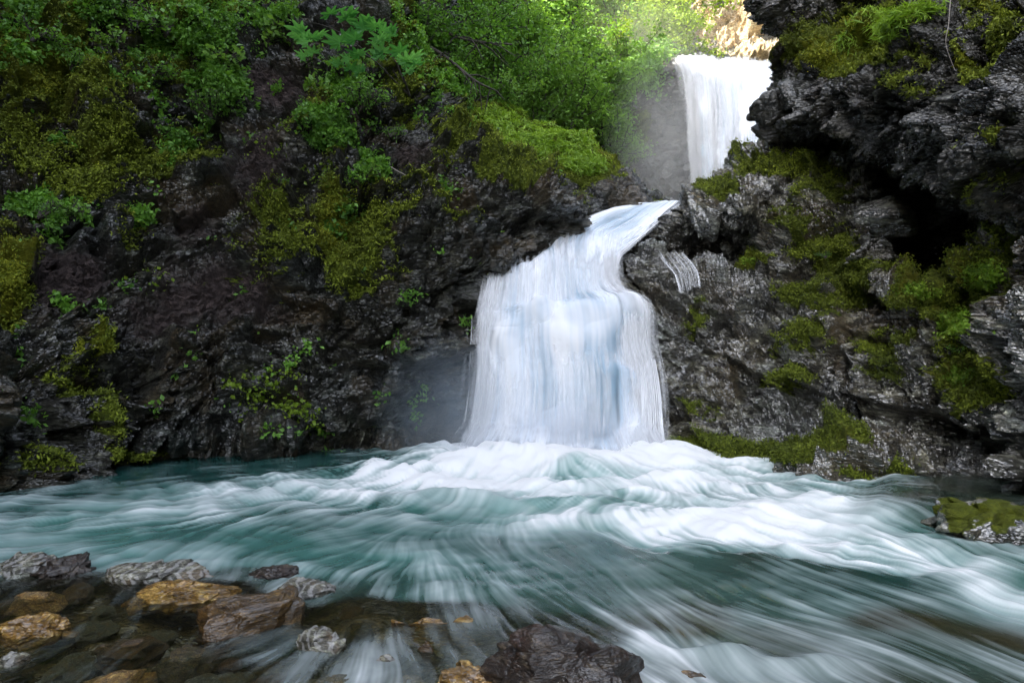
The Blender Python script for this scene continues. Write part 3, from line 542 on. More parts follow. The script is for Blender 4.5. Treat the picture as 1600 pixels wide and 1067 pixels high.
def strands(name, rows, n, ur=(0, 1), vr=(0, 1), ln=(.12, .35), wd=(.012, .035), off=(.03, .14), alpha=(.12, .5), spread=0.0, seed=0, edgebias=0.35, fan=0.0, clump=4.0, white=(.93, 1.0)):
    """fine falling threads of water: each a narrow soft ribbon that follows the fall and shoots off its ledges"""
    rg = np.random.default_rng(seed); A = np.array(rows, float); nr, nc = 160, 120
    G = catmull(catmull(A, nr, 0), nc, 1); N_ = grid_normals(G); N_ = np.where(N_[..., 1:2] > 0, -N_, N_)
    W_ = np.linalg.norm(np.diff(A, axis=1), axis=-1).sum(1).mean()
    u0 = rg.uniform(ur[0], ur[1], n * 3); ed = rg.random(n * 3) < edgebias
    u0 = np.where(ed, np.where(rg.random(n * 3) < .5, ur[0] + .03 + rg.normal(0, .035, n * 3), ur[1] - .03 + rg.normal(0, .035, n * 3)), u0) + rg.normal(0, spread, n * 3)
    v0 = rg.uniform(vr[0], vr[1], n * 3)
    dn = vnoise(np.stack([u0 * W_ * clump, v0 * 3, 0 * u0], -1), seed + 1); keep = np.where(rg.random(n * 3) < .75 + .2 * dn)[0][:n]
    u0, v0 = u0[keep], v0[keep]; n = len(u0); K = 9
    L = rg.uniform(*ln, n); wdt = rg.uniform(*wd, n); o0 = rg.uniform(*off, n) * rg.random(n) ** .5; al = rg.uniform(*alpha, n); wh = rg.uniform(*white, n)
    du = (u0 - .5) * fan + rg.normal(0, .006, n)
    V = np.zeros((n, K, 3, 3)); CV = np.zeros((n, K, 3)); 
    for k in range(K):
        t = k / (K - 1); v = np.clip(v0 + (t - .35) * L, 0, 1); u = u0 + du * t
        fi = v * (nr - 1); fj = np.clip(u, 0, 1) * (nc - 1); i = np.minimum(fi.astype(int), nr - 2); j = np.minimum(fj.astype(int), nc - 2); a = (fi - i)[:, None]; b = (fj - j)[:, None]
        p = (G[i, j] * (1 - b) + G[i, j + 1] * b) * (1 - a) + (G[i + 1, j] * (1 - b) + G[i + 1, j + 1] * b) * a
        p = p + np.stack([(u - np.clip(u, 0, 1)) * W_, 0 * u, 0 * u], -1); nn = N_[i, j]
        p = p + nn * (o0 * (.35 + 1.3 * t * (1 - .5 * t)))[:, None] + np.array([0, 0, .05])[None] * (math.sin(min(t * 3.1, 3.14)) * o0 * 3)[:, None]
        sd_ = np.cross(nn, (0, 0, 1.0)); sd_ /= np.linalg.norm(sd_, axis=1, keepdims=True) + 1e-9
        for m, q in enumerate((-1, 0, 1)): V[:, k, m] = p + sd_ * (q * wdt * (.5 + .8 * t))[:, None]
        CV[:, k, 1] = al * math.sin(math.pi * (0.02 + .96 * t)) ** .7 * (1 if 0 < k < K - 1 else 0)
    base = (np.arange(n) * K * 3)[:, None, None]; r = np.arange(K - 1)[:, None] * 3; c = np.arange(2)[None]
    q = np.stack([r + c, r + c + 3, r + c + 4, r + c + 1], -1).reshape(1, -1, 4) + base; 
    return mesh(name, V.reshape(-1, 3), q.reshape(-1, 4), M['fall'], {'cover': CV.reshape(-1), 'white': np.repeat(wh, K * 3)})

low_rows = [
 [P(768, 424, 12.20), P(805, 415, 12.20), P(845, 402, 12.30), P(880, 372, 12.70), P(925, 362, 13.10), P(965, 372, 12.90)],
 [P(764, 436, 11.70), P(803, 426, 11.70), P(842, 416, 11.70), P(880, 402, 12.00), P(920, 398, 12.10), P(958, 404, 12.10)],
 [P(756, 486, 11.30), P(798, 478, 11.25), P(842, 472, 11.25), P(885, 464, 11.35), P(925, 452, 11.5), P(964, 452, 11.65)],
 [P(754, 500, 11.15), P(797, 494, 11.15), P(843, 488, 11.1), P(890, 482, 11.1), P(945, 476, 11.1), P(1003, 478, 11.15)],
 [P(753, 540, 11.10), P(795, 535, 11.05), P(845, 530, 10.90), P(895, 525, 10.85), P(950, 535, 10.9), P(1006, 535, 11.1)],
 [P(752, 600, 10.95), P(797, 596, 10.75), P(848, 592, 10.60), P(903, 590, 10.55), P(957, 588, 10.60), P(1016, 592, 10.85)],
 [P(746, 660, 10.75), P(792, 660, 10.50), P(846, 660, 10.35), P(903, 662, 10.30), P(960, 662, 10.35), P(1022, 660, 10.60)],
 [W(740, .16, 10.5), W(788, .18, 10.2), W(845, .18, 10.0), W(903, .18, 9.95), W(962, .17, 10.0), W(1020, .14, 10.3)],
 [W(728, -.06, 10.2), W(776, -.03, 9.7), W(840, -.02, 9.45), W(905, -.02, 9.4), W(972, -.03, 9.55), W(1034, -.06, 9.95)],
]
LF = empty('waterfall', P(890, 700, 10.3)); LFm = Matrix.Translation(-Vector(LF.location))
def inlf(o, e=LF): o.parent = e; o.matrix_parent_inverse = Matrix.Translation(-Vector(e.location))
stp = [(0.80, 0.40, 0.22, 0.16, 0.10), (0.45, 0.30, 0.25, 0.14, 0.14), (0.15, 0.45, 0.16, 0.14, 0.12), (0.85, 0.62, 0.12, 0.12, 0.14)]
bl = [(0.42, 0.66, 0.05, 0.16, -.18), (0.66, 0.66, 0.08, 0.18, -.55), (0.40, 0.62, .05, .2, -.3), (0.76, 0.80, .03, .1, -.5), (0.72, 0.28, 0.06, 0.07, -.5), (.3, .8, .05, .1, -.3), (0.86, 0.50, 0.08, 0.05, -.5), (0.80, .60, .03, .06, -.3), (0.12, 0.72, 0.06, 0.16, -.35), (0.2, 0.3, 0.05, 0.1, -.2)]  # bluish shading patches painted on the veil
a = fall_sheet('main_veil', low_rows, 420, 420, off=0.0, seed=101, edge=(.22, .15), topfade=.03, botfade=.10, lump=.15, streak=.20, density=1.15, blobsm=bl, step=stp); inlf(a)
b = strands('strands', low_rows, 4600, seed=131, spread=.004, alpha=(.05, .28), ln=(.10, .30), wd=(.014, .045), off=(.02, .16)); inlf(b)
b = strands('strands', low_rows, 900, ur=(.0, .12), vr=(.1, .95), seed=132, spread=.014, alpha=(.1, .45), ln=(.15, .4)); inlf(b)
b = strands('strands', low_rows, 1100, ur=(.88, 1.0), vr=(.3, .98), seed=133, spread=.022, alpha=(.1, .45), ln=(.15, .45)); inlf(b)
chute_rows = [
 [P(1034, 319, 15.9), P(1046, 319, 15.9), P(1062, 321, 15.9)],
 [P(1020, 321, 14.9), P(1036, 322, 14.8), P(1056, 326, 14.7)],
 [P(985, 327, 14.4), P(1008, 332, 14.15), P(1034, 344, 13.9)],
 [P(940, 338, 13.9), P(974, 350, 13.55), P(1010, 366, 13.2)],
 [P(896, 364, 13.1), P(940, 370, 12.85), P(984, 388, 12.7)],
 [P(878, 388, 12.45), P(926, 392, 12.3), P(966, 404, 12.3)],
 [P(866, 425, 12.0), P(916, 425, 11.95), P(958, 430, 11.95)],
]
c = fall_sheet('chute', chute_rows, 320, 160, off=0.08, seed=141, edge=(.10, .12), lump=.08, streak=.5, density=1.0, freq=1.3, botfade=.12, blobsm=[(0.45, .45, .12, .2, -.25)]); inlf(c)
b = strands('strands', chute_rows, 1200, seed=145, off=(.07, .11), spread=.03, alpha=(.15, .5), ln=(.2, .5), wd=(.012, .03)); inlf(b)
side = strands('side_strand', [[P(996, 560, 10.9), P(1010, 560, 10.9), P(1022, 562, 10.95)], [P(1002, 610, 10.6), P(1014, 610, 10.6), P(1030, 614, 10.65)], [P(1002, 660, 10.4), P(1016, 660, 10.4), P(1034, 660, 10.4)], [W(1000, -.02, 10.25), W(1016, -.02, 10.25), W(1038, -.02, 10.3)]], 160, seed=151, alpha=(.3, .8), ln=(.5, .9), wd=(.008, .018), off=(.0, .06), clump=8); inlf(side)
tag(LF, 'wide white lower waterfall pouring over a stepped rock ledge into the pool', 'waterfall')

up_rows = [
 [P(1058, 101, 22.6), P(1095, 99, 22.6), P(1130, 101, 22.6), P(1165, 103, 22.6), P(1215, 105, 22.6)],
 [P(1060, 96, 21.3), P(1095, 91, 21.2), P(1130, 97, 21.3), P(1160, 96, 21.1), P(1215, 104, 21.3)],
 [P(1072, 122, 20.5), P(1103, 120, 20.4), P(1138, 122, 20.4), P(1170, 126, 20.5), P(1220, 128, 20.6)],
 [P(1079, 180, 20.1), P(1108, 180, 19.9), P(1142, 180, 19.9), P(1175, 180, 20), P(1225, 180, 20.2)],
 [P(1082, 240, 19.8), P(1110, 240, 19.6), P(1142, 240, 19.5), P(1175, 240, 19.6), P(1225, 240, 19.9)],
 [P(1088, 310, 19.4), P(1112, 310, 19.2), P(1142, 310, 19.1), P(1175, 310, 19.2), P(1225, 310, 19.5)],
 [P(1092, 380, 19.0), P(1114, 380, 18.8), P(1142, 380, 18.7), P(1175, 380, 18.8), P(1225, 380, 19.1)],
]
UF = empty('waterfall', P(1130, 360, 19)); 
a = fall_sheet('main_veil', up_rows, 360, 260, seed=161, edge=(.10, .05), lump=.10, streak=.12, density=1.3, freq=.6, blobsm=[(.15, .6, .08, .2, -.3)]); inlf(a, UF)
a = strands('strands', up_rows, 2600, seed=165, off=(.02, .16), spread=.01, ln=(.2, .5), wd=(.03, .08), alpha=(.04, .22)); inlf(a, UF)
tag(UF, 'tall white upper waterfall dropping through the canyon gap below the sunlit rock', 'waterfall')

tr = strands('trickle', [[P(1030, 398, 12.0), P(1050, 397, 11.9), P(1066, 398, 11.8)], [P(1040, 415, 11.8), P(1062, 413, 11.7), P(1080, 414, 11.6)], [P(1056, 434, 11.5), P(1074, 432, 11.4), P(1092, 434, 11.3)], [P(1064, 460, 11.3), P(1078, 455, 11.25), P(1094, 452, 11.2)]], 110, seed=181, alpha=(.12, .4), ln=(.7, 1.3), wd=(.007, .016), off=(.05, .16), clump=5)
tag(tr, 'thin white trickle sliding over the wet boulder right of the lower falls', 'waterfall')

# -------------------------------------------------------------------- mist
def mist(name, cen, rad, dens, label, col=(0.86, 0.91, 1.0), ns=1.2):
    import bmesh
    bm = bmesh.new(); bmesh.ops.create_icosphere(bm, subdivisions=3, radius=1.0)
    me = bpy.data.meshes.new(name); bm.to_mesh(me); bm.free()
    N = NT(name + '_air'); tc = N.n('ShaderNodeTexCoord')
    ln = N.n('ShaderNodeVectorMath', _operation='LENGTH'); N.l(tc.outputs['Object'], ln.inputs[0])
    f = N.ramp(ln.outputs['Value'], [(0.0, 1.0), (0.45, 0.45), (0.95, 0.0)])
    nz = N.ramp(N.noise(tc.outputs['Object'], ns, 3, 0.6), [(0.35, 0.25), (0.65, 1.0)])
    dn = N.math('MULTIPLY', N.math('MULTIPLY', f, nz), dens)
    v = N.n('ShaderNodeVolumePrincipled'); v.inputs['Color'].default_value = (*col, 1); v.inputs['Anisotropy'].default_value = 0.2; N.l(dn, v.inputs['Density'])
    N.l(v.outputs[0], N.out.inputs['Volume'])
    
    me.materials.append(N.m); o = bpy.data.objects.new(name, me); C.objects.link(o); o.location = cen; o.scale = rad
    tag(o, label, 'mist', kind='stuff'); return o
mist('mist', P(1040, 235, 17.8), (1.9, 1.3, 3.3), 0.6, 'pale spray drifting left of the upper waterfall', (1.0, 0.97, 0.93))
mist('mist', P(985, 70, 21.5), (3.2, 1.6, 2.6), 0.16, 'thin warm haze in front of the sunlit shrubs at the top of the canyon', (1.0, 0.96, 0.86))
mist('mist', P(700, 640, 9.9), (1.3, 0.6, 1.3), 1.0, 'bluish spray hanging left of the foot of the lower waterfall', (0.75, 0.88, 1.0), 1.5)
mist('mist', P(870, 695, 9.9), (1.9, 0.6, 0.95), 3.0, 'white spray where the lower waterfall hits the pool', (0.93, 0.96, 1.0), 2.0)

# -------------------------------------------------------------- vegetation
def leaf_verts(pos, nrm, size, elong=1.6, droop=0.3, spread=0.7, rng=RNG):
    n = len(pos); r = rng.normal(size=(n, 3)); nn = nrm * (1 - spread) + r * spread * 0.6; nn /= np.linalg.norm(nn, axis=1, keepdims=True) + 1e-9
    t = rng.normal(size=(n, 3)); t[:, 2] -= droop; t -= nn * (t * nn).sum(1, keepdims=True); t /= np.linalg.norm(t, axis=1, keepdims=True) + 1e-9
    s = np.cross(nn, t); L = (size * rng.uniform(.45, 1.7, n))[:, None]; Wd = L / elong
    a = pos - t * L * .5; b = pos + s * Wd * .5 + nn * Wd * .12; c = pos + t * L * .5; d = pos - s * Wd * .5 + nn * Wd * .12
    V = np.stack([a, b, c, d], 1).reshape(-1, 3); Fc = np.arange(4 * n).reshape(n, 4)
    return V, Fc

def leaf_cloud(name, pos, nrm, size, mat, tint=None, parent=None, **kw):
    V, Fc = leaf_verts(pos, nrm, size, **kw); n = len(pos)
    t = RNG.random(n) if tint is None else tint
    return mesh(name, V, Fc, mat, {'tint': np.repeat(t, 4)}, parent, smooth=False)

M['leaf_green'] = leaf_mat('green_leaves', (0.02, 0.08, 0.014), (0.22, 0.44, 0.07))
M['leaf_cover'] = leaf_mat('ground_cover_leaves', (0.022, 0.08, 0.012), (0.24, 0.48, 0.07))
M['leaf_moss'] = leaf_mat('moss_fronds', (0.018, 0.030, 0.003), (0.26, 0.32, 0.022), 0.2, 0.8)
M['leaf_gold'] = leaf_mat('golden_moss_fronds', (0.09, 0.11, 0.005), (0.36, 0.38, 0.03), 0.3, 0.8)
M['leaf_grass'] = leaf_mat('grass_blades', (0.08, 0.18, 0.012), (0.36, 0.52, 0.06), 0.4, 0.5)
M['leaf_alder'] = leaf_mat('alder_leaves', (0.03, 0.09, 0.014), (0.26, 0.46, 0.09))
M['leaf_yellow'] = leaf_mat('sunlit_leaves', (0.06, 0.12, 0.008), (0.30, 0.42, 0.04))
M['leaf_club'] = leaf_mat('broad_leaves', (0.05, 0.22, 0.055), (0.26, 0.58, 0.20), 0.3, 0.4)
M['bark'] = plain('dark_bark', (0.012, 0.010, 0.008), (0.05, 0.04, 0.03), 9)
M['twig'] = plain('grey_dead_wood', (0.10, 0.085, 0.07), (0.26, 0.23, 0.2), 14)

def pick(R, mask, n):
    w = np.clip(mask, 0, None).astype(float); w /= w.sum()
    return RNG.choice(len(w), n, p=w)

def scatter(name, R, mask, n, size, mat, lift=0.03, label='', cat='', tintfrom=None, **kw):
    i = pick(R, mask, n); jit = RNG.normal(size=(n, 3)) * 0.02
    pos = R['V'][i] + R['N'][i] * (lift * RNG.random((n, 1))) + jit
    cl = 0.5 + 0.5 * fbm(pos * 2.5, 3, 77)
    cl2 = 0.5 + 0.5 * fbm(pos * 0.9, 2, 79); t = np.clip((0.05 + 0.75 * cl + 0.6 * (RNG.random(n) - .5)) * (.35 + 1.3 * cl2), 0, 1)
    up = R['N'][i] * .5 + np.array([0, -.15, .8]); o = leaf_cloud(name, pos, up, size, mat, t, **kw)
    tag(o, label, cat, kind='stuff'); return o

def bm_(R, lst, noise=0.5, s=1.8, thr=0.35, seed=5):
    b = blobs(R['V'], lst); return np.clip(b + noise * fbm(R['V'] * s, 4, seed) - thr, 0, None)

LC = [(300, 50, 90, 60, .95), (340, 130, 60, 50, .95), (250, 70, 60, 50, .75), (420, 30, 60, 26, .8), (60, 320, 60, 14, 1.0), (130, 330, 30, 20, .6), (510, 195, 45, 30, .75), (545, 140, 50, 40, .8), (575, 262, 38, 20, .9), (640, 60, 50, 70, .7),
      (80, 90, 70, 40, .5), (30, 20, 50, 30, .6), (150, 20, 80, 24, .7), (220, 340, 26, 30, .4), (530, 350, 20, 34, .6), (700, 120, 50, 50, .7), (650, 170, 40, 30, .5), (260, 200, 50, 40, .45), (700, 290, 20, 20, .4), (180, 130, 40, 30, .4)]
scatter('ground_cover', LEFT, bm_(LEFT, LC, .75, 2.6, .34), 85000, 0.062, M['leaf_cover'], 0.16, 'small leafy green plants carpeting the upper left cliff', 'plants')
scatter('moss', LEFT, LEFT['moss'] * (LEFT['mb'] > .1), 80000, 0.042, M['leaf_moss'], 0.06, 'olive moss cushions on the dark left cliff', 'moss', elong=2.4)
scatter('moss', LEFT, bm_(LEFT, LG, .3, 3, .4) , 16000, 0.032, M['leaf_gold'], 0.04, 'bright golden moss tufts on the left cliff', 'moss', elong=2.6)
# sparse pale leaves on the left face
LP = [(410, 620, 60, 40, 1.0), (440, 590, 40, 20, 1), (470, 650, 50, 30, .8), (420, 230, 60, 30, .8), (350, 260, 60, 40, .5), (230, 200, 90, 60, .4), (400, 460, 60, 80, .35), (230, 440, 60, 60, .5), (300, 500, 50, 40, .35), (450, 200, 40, 20, .8), (500, 270, 50, 30, .7), (560, 450, 60, 40, .3)]
scatter('leaf_litter', LEFT, bm_(LEFT, LP, .6, 4, .45), 1300, 0.05, M['leaf_yellow'], 0.08, 'scattered pale green leaflets on the left rock face', 'leaves', elong=1.3)
scatter('grass', RIDGE, bm_(RIDGE, [(850, 225, 90, 34, 1.2), (910, 255, 40, 20, 1.2), (780, 190, 60, 34, .9)], .3, 1.5, .4), 42000, 0.11, M['leaf_grass'], 0.09, 'bright green grass on the slope left of the upper waterfall', 'grass', elong=4.5, spread=.5)
scatter('moss', RIDGE, RIDGE['moss'], 24000, 0.04, M['leaf_moss'], 0.05, 'moss covering the grey ridge behind the lower falls', 'moss', elong=2.2)
scatter('undergrowth', WALL, bm_(WALL, [(700, 60, 200, 130, 1.0), (850, 100, 120, 110, 1.0), (950, 60, 70, 70, 1.0), (1010, 30, 60, 70, 1.1), (1010, 130, 16, 40, .7), (960, 190, 40, 60, .6)], .3, .8, .3), 60000, 0.10, M['leaf_alder'], 0.5, 'leafy undergrowth covering the far canyon slope', 'undergrowth')
scatter('moss', SLAB, SLAB['moss'] * (SLAB['mb'] > .2), 90000, 0.034, M['leaf_moss'], 0.045, 'green moss patches and mossy ledge on the right bluff', 'moss', elong=2.4)
scatter('moss', SLAB, bm_(SLAB, RG, .35, 3, .35), 22000, 0.034, M['leaf_grass'], 0.04, 'bright green leafy moss along the bluff on the right', 'moss', elong=1.5)
scatter('moss', OVER, OVER['moss'] * (OVER['mb'] > .25), 46000, 0.04, M['leaf_moss'], 0.06, 'moss hanging on the overhanging cliff', 'moss', elong=2.6, droop=.9)
scatter('moss', OVER, bm_(OVER, [(1290, 90, 45, 22, 1.0), (1330, 40, 40, 16, .9), (1500, 100, 8, 30, .7), (1540, 10, 20, 12, .8)], .3, 3, .4), 14000, 0.04, M['leaf_gold'], 0.05, 'golden moss on the nose of the overhanging cliff', 'moss', elong=2.6, droop=1.2)
scatter('grass', OVER, bm_(OVER, [(1380, 40, 50, 28, 1.0), (1330, 70, 40, 16, .7), (1440, 20, 40, 20, .7)], .3, 3, .4), 7000, 0.13, M['leaf_grass'], 0.12, 'fresh grass tufts on the overhanging cliff', 'grass', elong=9, spread=.5, droop=-.6)

def tube(pts, radii, k=6):
    pts = np.array(pts, float); n = len(pts); V = []
    for i in range(n):
        d = pts[min(i + 1, n - 1)] - pts[max(i - 1, 0)]; d /= np.linalg.norm(d) + 1e-9
        a = np.cross(d, (0.3, 0.9, 0.31)); a /= np.linalg.norm(a); b = np.cross(d, a)
        for j in range(k):
            th = 2 * math.pi * j / k; V.append(pts[i] + radii[i] * (math.cos(th) * a + math.sin(th) * b))
    Fc = [(i * k + j, i * k + (j + 1) % k, (i + 1) * k + (j + 1) % k, (i + 1) * k + j) for i in range(n - 1) for j in range(k)]
    return V, Fc
def tubes(name, lst, mat, parent=None, k=6):
    V, Fc = [], []
    for pts, rad in lst:
        v, f = tube(pts, rad, k); o = len(V); V += v; Fc += [tuple(i + o for i in q) for q in f]
    return mesh(name, np.array(V), np.array(Fc), mat, None, parent)

# shrub prototypes: several stems fan out, twigs carry clumps of leaves
def shrub_proto(seed, h=1.8, spread=1.0, nleaf=2600, leaf=0.085, mat='leaf_alder', stems=6, lean=(0, -0.3)):
    rg = np.random.default_rng(seed); wood = []; tips = []
    for s in range(stems):
        az = rg.uniform(0, 6.28); out = rg.uniform(.25, 1) * spread
        p = np.zeros(3); pts = [p.copy()]; d = np.array([math.cos(az) * out * .5 + lean[0], math.sin(az) * out * .5 + lean[1], 1.0])
        L = h * rg.uniform(.6, 1.05); k = 7
        for i in range(k):
            d = d + rg.normal(size=3) * .16 + np.array([math.cos(az) * .08, math.sin(az) * .08, -.07]); d /= np.linalg.norm(d)
            p = p + d * L / k; pts.append(p.copy())
            if i > 0:
                for b in range(3):
                    q = p.copy(); e = d * .4 + rg.normal(size=3) * .6; e[2] -= 0.05; e /= np.linalg.norm(e); bl_ = h * rg.uniform(.12, .3); bp = [q.copy()]
                    for j in range(3):
                        e = e + rg.normal(size=3) * .2 - np.array([0, 0, .08]); e /= np.linalg.norm(e); q = q + e * bl_ / 3; bp.append(q.copy()); tips.append(q.copy())
                    wood.append((bp, [.008, .006, .004, .003]))
        wood.append((pts, list(np.linspace(.03, .008, len(pts)))))
    tips = np.array(tips); idx = rg.integers(0, len(tips), nleaf)
    w = 0.55 + 0.45 * vnoise(tips * 2.2, seed); keep = rg.random(nleaf) < (0.35 + 0.65 * w[idx]); idx = idx[keep]
    pos = tips[idx] + rg.normal(size=(len(idx), 3)) * h * .05
    cl = 0.5 + 0.5 * vnoise(pos * 1.7 + 3, seed + 1)
    t = np.clip(.15 + .5 * cl + .4 * rg.random(len(idx)) * .9, 0, 1)
    V, Fc = leaf_verts(pos, np.tile(np.array([0, -.25, 1.]), (len(pos), 1)), leaf, 1.7, .5, .55, rg)
    fo = mesh('foliage', V, Fc, M[mat], {'tint': np.repeat(t, 4)}, None, smooth=False)
    stm = tubes('stems', wood, M['bark'], None, 4)
    return fo, stm

def place(protos, name, loc, sc, rz, label, cat, group, used):
    e = empty(name, loc); e.scale = (sc, sc, sc * random.uniform(.9, 1.1)); e.rotation_euler = (random.uniform(-.12, .12), random.uniform(-.12, .12), rz)
    for p in protos:
        if id(p) not in used: c = p; used.add(id(p))
        else: c = p.copy(); C.objects.link(c)
        c.parent = e
    tag(e, label, cat, group); return e
used = set()
PA = [shrub_proto(200 + i, 1.9, 1.0, 3000, .085, 'leaf_alder') for i in range(3)]
PB = [shrub_proto(210 + i, 1.9, 1.0, 3000, .075, 'leaf_green') for i in range(2)]
PY = [shrub_proto(220 + i, 2.0, 1.1, 3000, .10, 'leaf_yellow') for i in range(2)]
PC = [shrub_proto(230 + i, .55, 1.4, (700, 260, 420)[i], (.045, .10, .07)[i], ('leaf_green', 'leaf_alder', 'leaf_green')[i], 7) for i in range(3)]
# (px, py of the crown centre, distance, size, kind)
SH = []
zones = [
 ('A', 'light green leafy shrub on the wooded slope left of the upper waterfall', 'shrubs on the far wooded slope', [(780, 30, 19.5, 1.2), (830, 60, 19, 1.1), (870, 20, 20, 1.3), (900, 90, 19, 1.1), (850, 120, 18, 1.0), (930, 50, 21, 1.2), (950, 110, 20, 1.1), (800, 110, 18, 1.0), (890, 150, 18, 1.0), (940, 160, 19, 1.0), (980, 80, 21, 1.0), (820, 0, 21, 1.4), (900, -20, 22, 1.5), (960, 10, 23, 1.4), (860, -40, 22, 1.5), (780, 150, 17.5, .9), (840, 165, 17.5, .8), (960, 215, 19, .8), (920, 130, 18.6, 1.0), (990, 130, 20.5, .7)]),
 ('B', 'dark green shrub crowding the gully above the left bluff', 'shrubs in the shaded gully', [(650, 30, 15.5, 1.0), (700, 60, 16.5, 1.1), (740, 20, 17.5, 1.2), (690, 120, 15.5, .8), (740, 110, 16.5, .9), (620, -20, 15.5, 1.2), (720, -30, 18, 1.4), (770, 80, 17.5, 1.0), (660, 160, 14.6, .5), (720, 170, 15.4, .6), (780, -40, 19, 1.4), (600, 60, 14.4, .7)]),
 ('Y', 'yellow green sunlit shrub beside the sunlit rock above the falls', 'sunlit shrubs above the upper falls', [(985, 40, 23, 1.0), (970, 75, 22, .9), (945, 10, 23, 1.2), (1010, 20, 26, 1.2), (1045, 0, 27, 1.2), (1030, 60, 26, 1.1), (1000, 60, 25, 1.0), (1060, 40, 27.5, .9), (985, -10, 26, 1.3), (1055, -40, 28, 1.4), (1000, -60, 27, 1.5), (1020, 85, 24.5, .7)]),
 ('C', 'small leafy green plant rooted in a crevice of the left cliff', 'small plants on the left cliff', [(300, 40, 12.2, 1.2), (360, 90, 12, 1.0), (260, 30, 12, 1.2), (330, 160, 11.6, .9), (420, 50, 12.6, 1.1), (500, 170, 11.6, .9), (560, 150, 11.8, 1.0), (580, 110, 12.2, 1.1), (240, 100, 11.5, .8), (60, 318, 8.9, .7), (110, 322, 9.2, .6), (530, 100, 12.3, 1.1), (470, 80, 12.4, 1.0), (180, 60, 11.4, .8), (50, 40, 10.6, .9), (110, 90, 10.8, .7), (570, 265, 11.3, .7), (545, 275, 11.2, .5), (610, 200, 12, .6), (390, 20, 12.8, 1.2), (200, 10, 12, 1.1), (130, 10, 11.6, 1.0), (500, 130, 12.0, .9)]),
 ('C', 'little fern like plant on the moss of the right bluff', 'small plants on the right bluff', [(1225, 350, 11.2, .4), (1260, 330, 11, .35), (1500, 540, 7.9, .3), (1290, 395, 10.4, .3)]),
]
PR = {'A': PA, 'B': PB, 'Y': PY, 'C': PC}
for k, lab, grp, pts in zones:
    for i, (px, py, Y, sc) in enumerate(pts):
        hgt = {'A': 1.9, 'B': 1.9, 'Y': 2.0, 'C': .55}[k] * sc
        x, y, z = P(px, py, Y); nm = {'A': 'shrub', 'B': 'shrub', 'Y': 'shrub', 'C': 'small_plant'}[k]
        place(PR[k][i % len(PR[k])], nm, (x, y, z - hgt * .5), sc, random.uniform(0, 6.28), lab, 'shrub' if k != 'C' else 'plant', grp, used)
for pl in PA + PB + PY + PC:
    pass

# broad-leaved plant leaning out over the gully
def lobed_leaf():
    out = []; n = 7
    for i in range(n):
        a = math.radians(-120 + 240 * i / (n - 1)); r = 1.0 - .12 * abs(i - 3) ** 1.2
        for da, rr in ((-.22, .62), (-.12, .82), (0, 1.0), (.12, .82), (.22, .62)):
            out.append((math.sin(a + da) * r * rr, math.cos(a + da) * r * rr))
        if i < n - 1: am = math.radians(-120 + 240 * (i + .5) / (n - 1)); out.append((math.sin(am) * .48, math.cos(am) * .48))
    return out
L2 = lobed_leaf()
def club_leaf(size):
    V = [(0, -.05, 0)] + [(x, y, -0.38 * (x * x + y * y) + .09 * math.cos(9 * math.atan2(x, y))) for x, y in L2]
    V = np.array(V) * size; k = len(L2); Fc = np.array([(0, i, i + 1) for i in range(1, k)]); return V, Fc[:, ::-1]
CL = empty('broad_leaf_plant', P(640, 150, 12.6))
tag(CL, 'plant with big maple shaped leaves leaning out from the left cliff top', 'plant')
base = np.array(CL.location)
sprays = [((600, 110), (455, 52), 6), ((620, 100), (500, 20), 6), ((630, 120), (655, 95), 5), ((600, 90), (560, 60), 6), ((610, 120), (520, 110), 5)]
stems_ = []
for si, (a0, b0, n_) in enumerate(sprays):
    A0 = np.array(P(a0[0], a0[1], 12.3)); B0 = np.array(P(b0[0], b0[1], 10.9)); pts = []
    for i in range(9):
        t = i / 8; q = A0 * (1 - t) + B0 * t; q[2] += .35 * math.sin(t * 2.6); pts.append(q - base)
    stems_.append(([np.zeros(3)] + pts, [.02] + list(np.linspace(.014, .004, 9))))
leafspots = [(470, 48, .22), (495, 55, .2), (530, 66, .25), (555, 62, .2), (490, 82, .16), (515, 22, .2), (540, 30, .22), (570, 45, .22), (590, 40, .17), (600, 62, .22), (560, 85, .2), (598, 82, .22), (625, 80, .22), (642, 90, .24), (650, 100, .18), (530, 100, .16), (575, 30, .16), (610, 48, .16), (582, 66, .2), (548, 108, .18), (480, 66, .16), (636, 104, .16)]
leafspots += [(a + random.uniform(-16, 16), b + random.uniform(-9, 14), c * random.uniform(.7, .95)) for a, b, c in leafspots]
for j, (px, py, s) in enumerate(leafspots):
    V, Fc = club_leaf(s * 1.25)
    o = mesh('leaf', V, Fc, M['leaf_club'], {'tint': np.clip(random.random() * .5 + .35 * (np.arange(len(V)) % 6 == 3) + .15 * (np.arange(len(V)) == 0), 0, 1)}, CL, smooth=False)
    o.location = Vector(P(px, py, 10.7 + random.uniform(-.2, .5))) - Vector(base)
    o.rotation_euler = (math.radians(random.uniform(12, 42)), math.radians(random.uniform(5, 38)), math.radians(random.uniform(-60, 60) + 180))
tubes('stem', stems_, M['bark'], CL, 5)

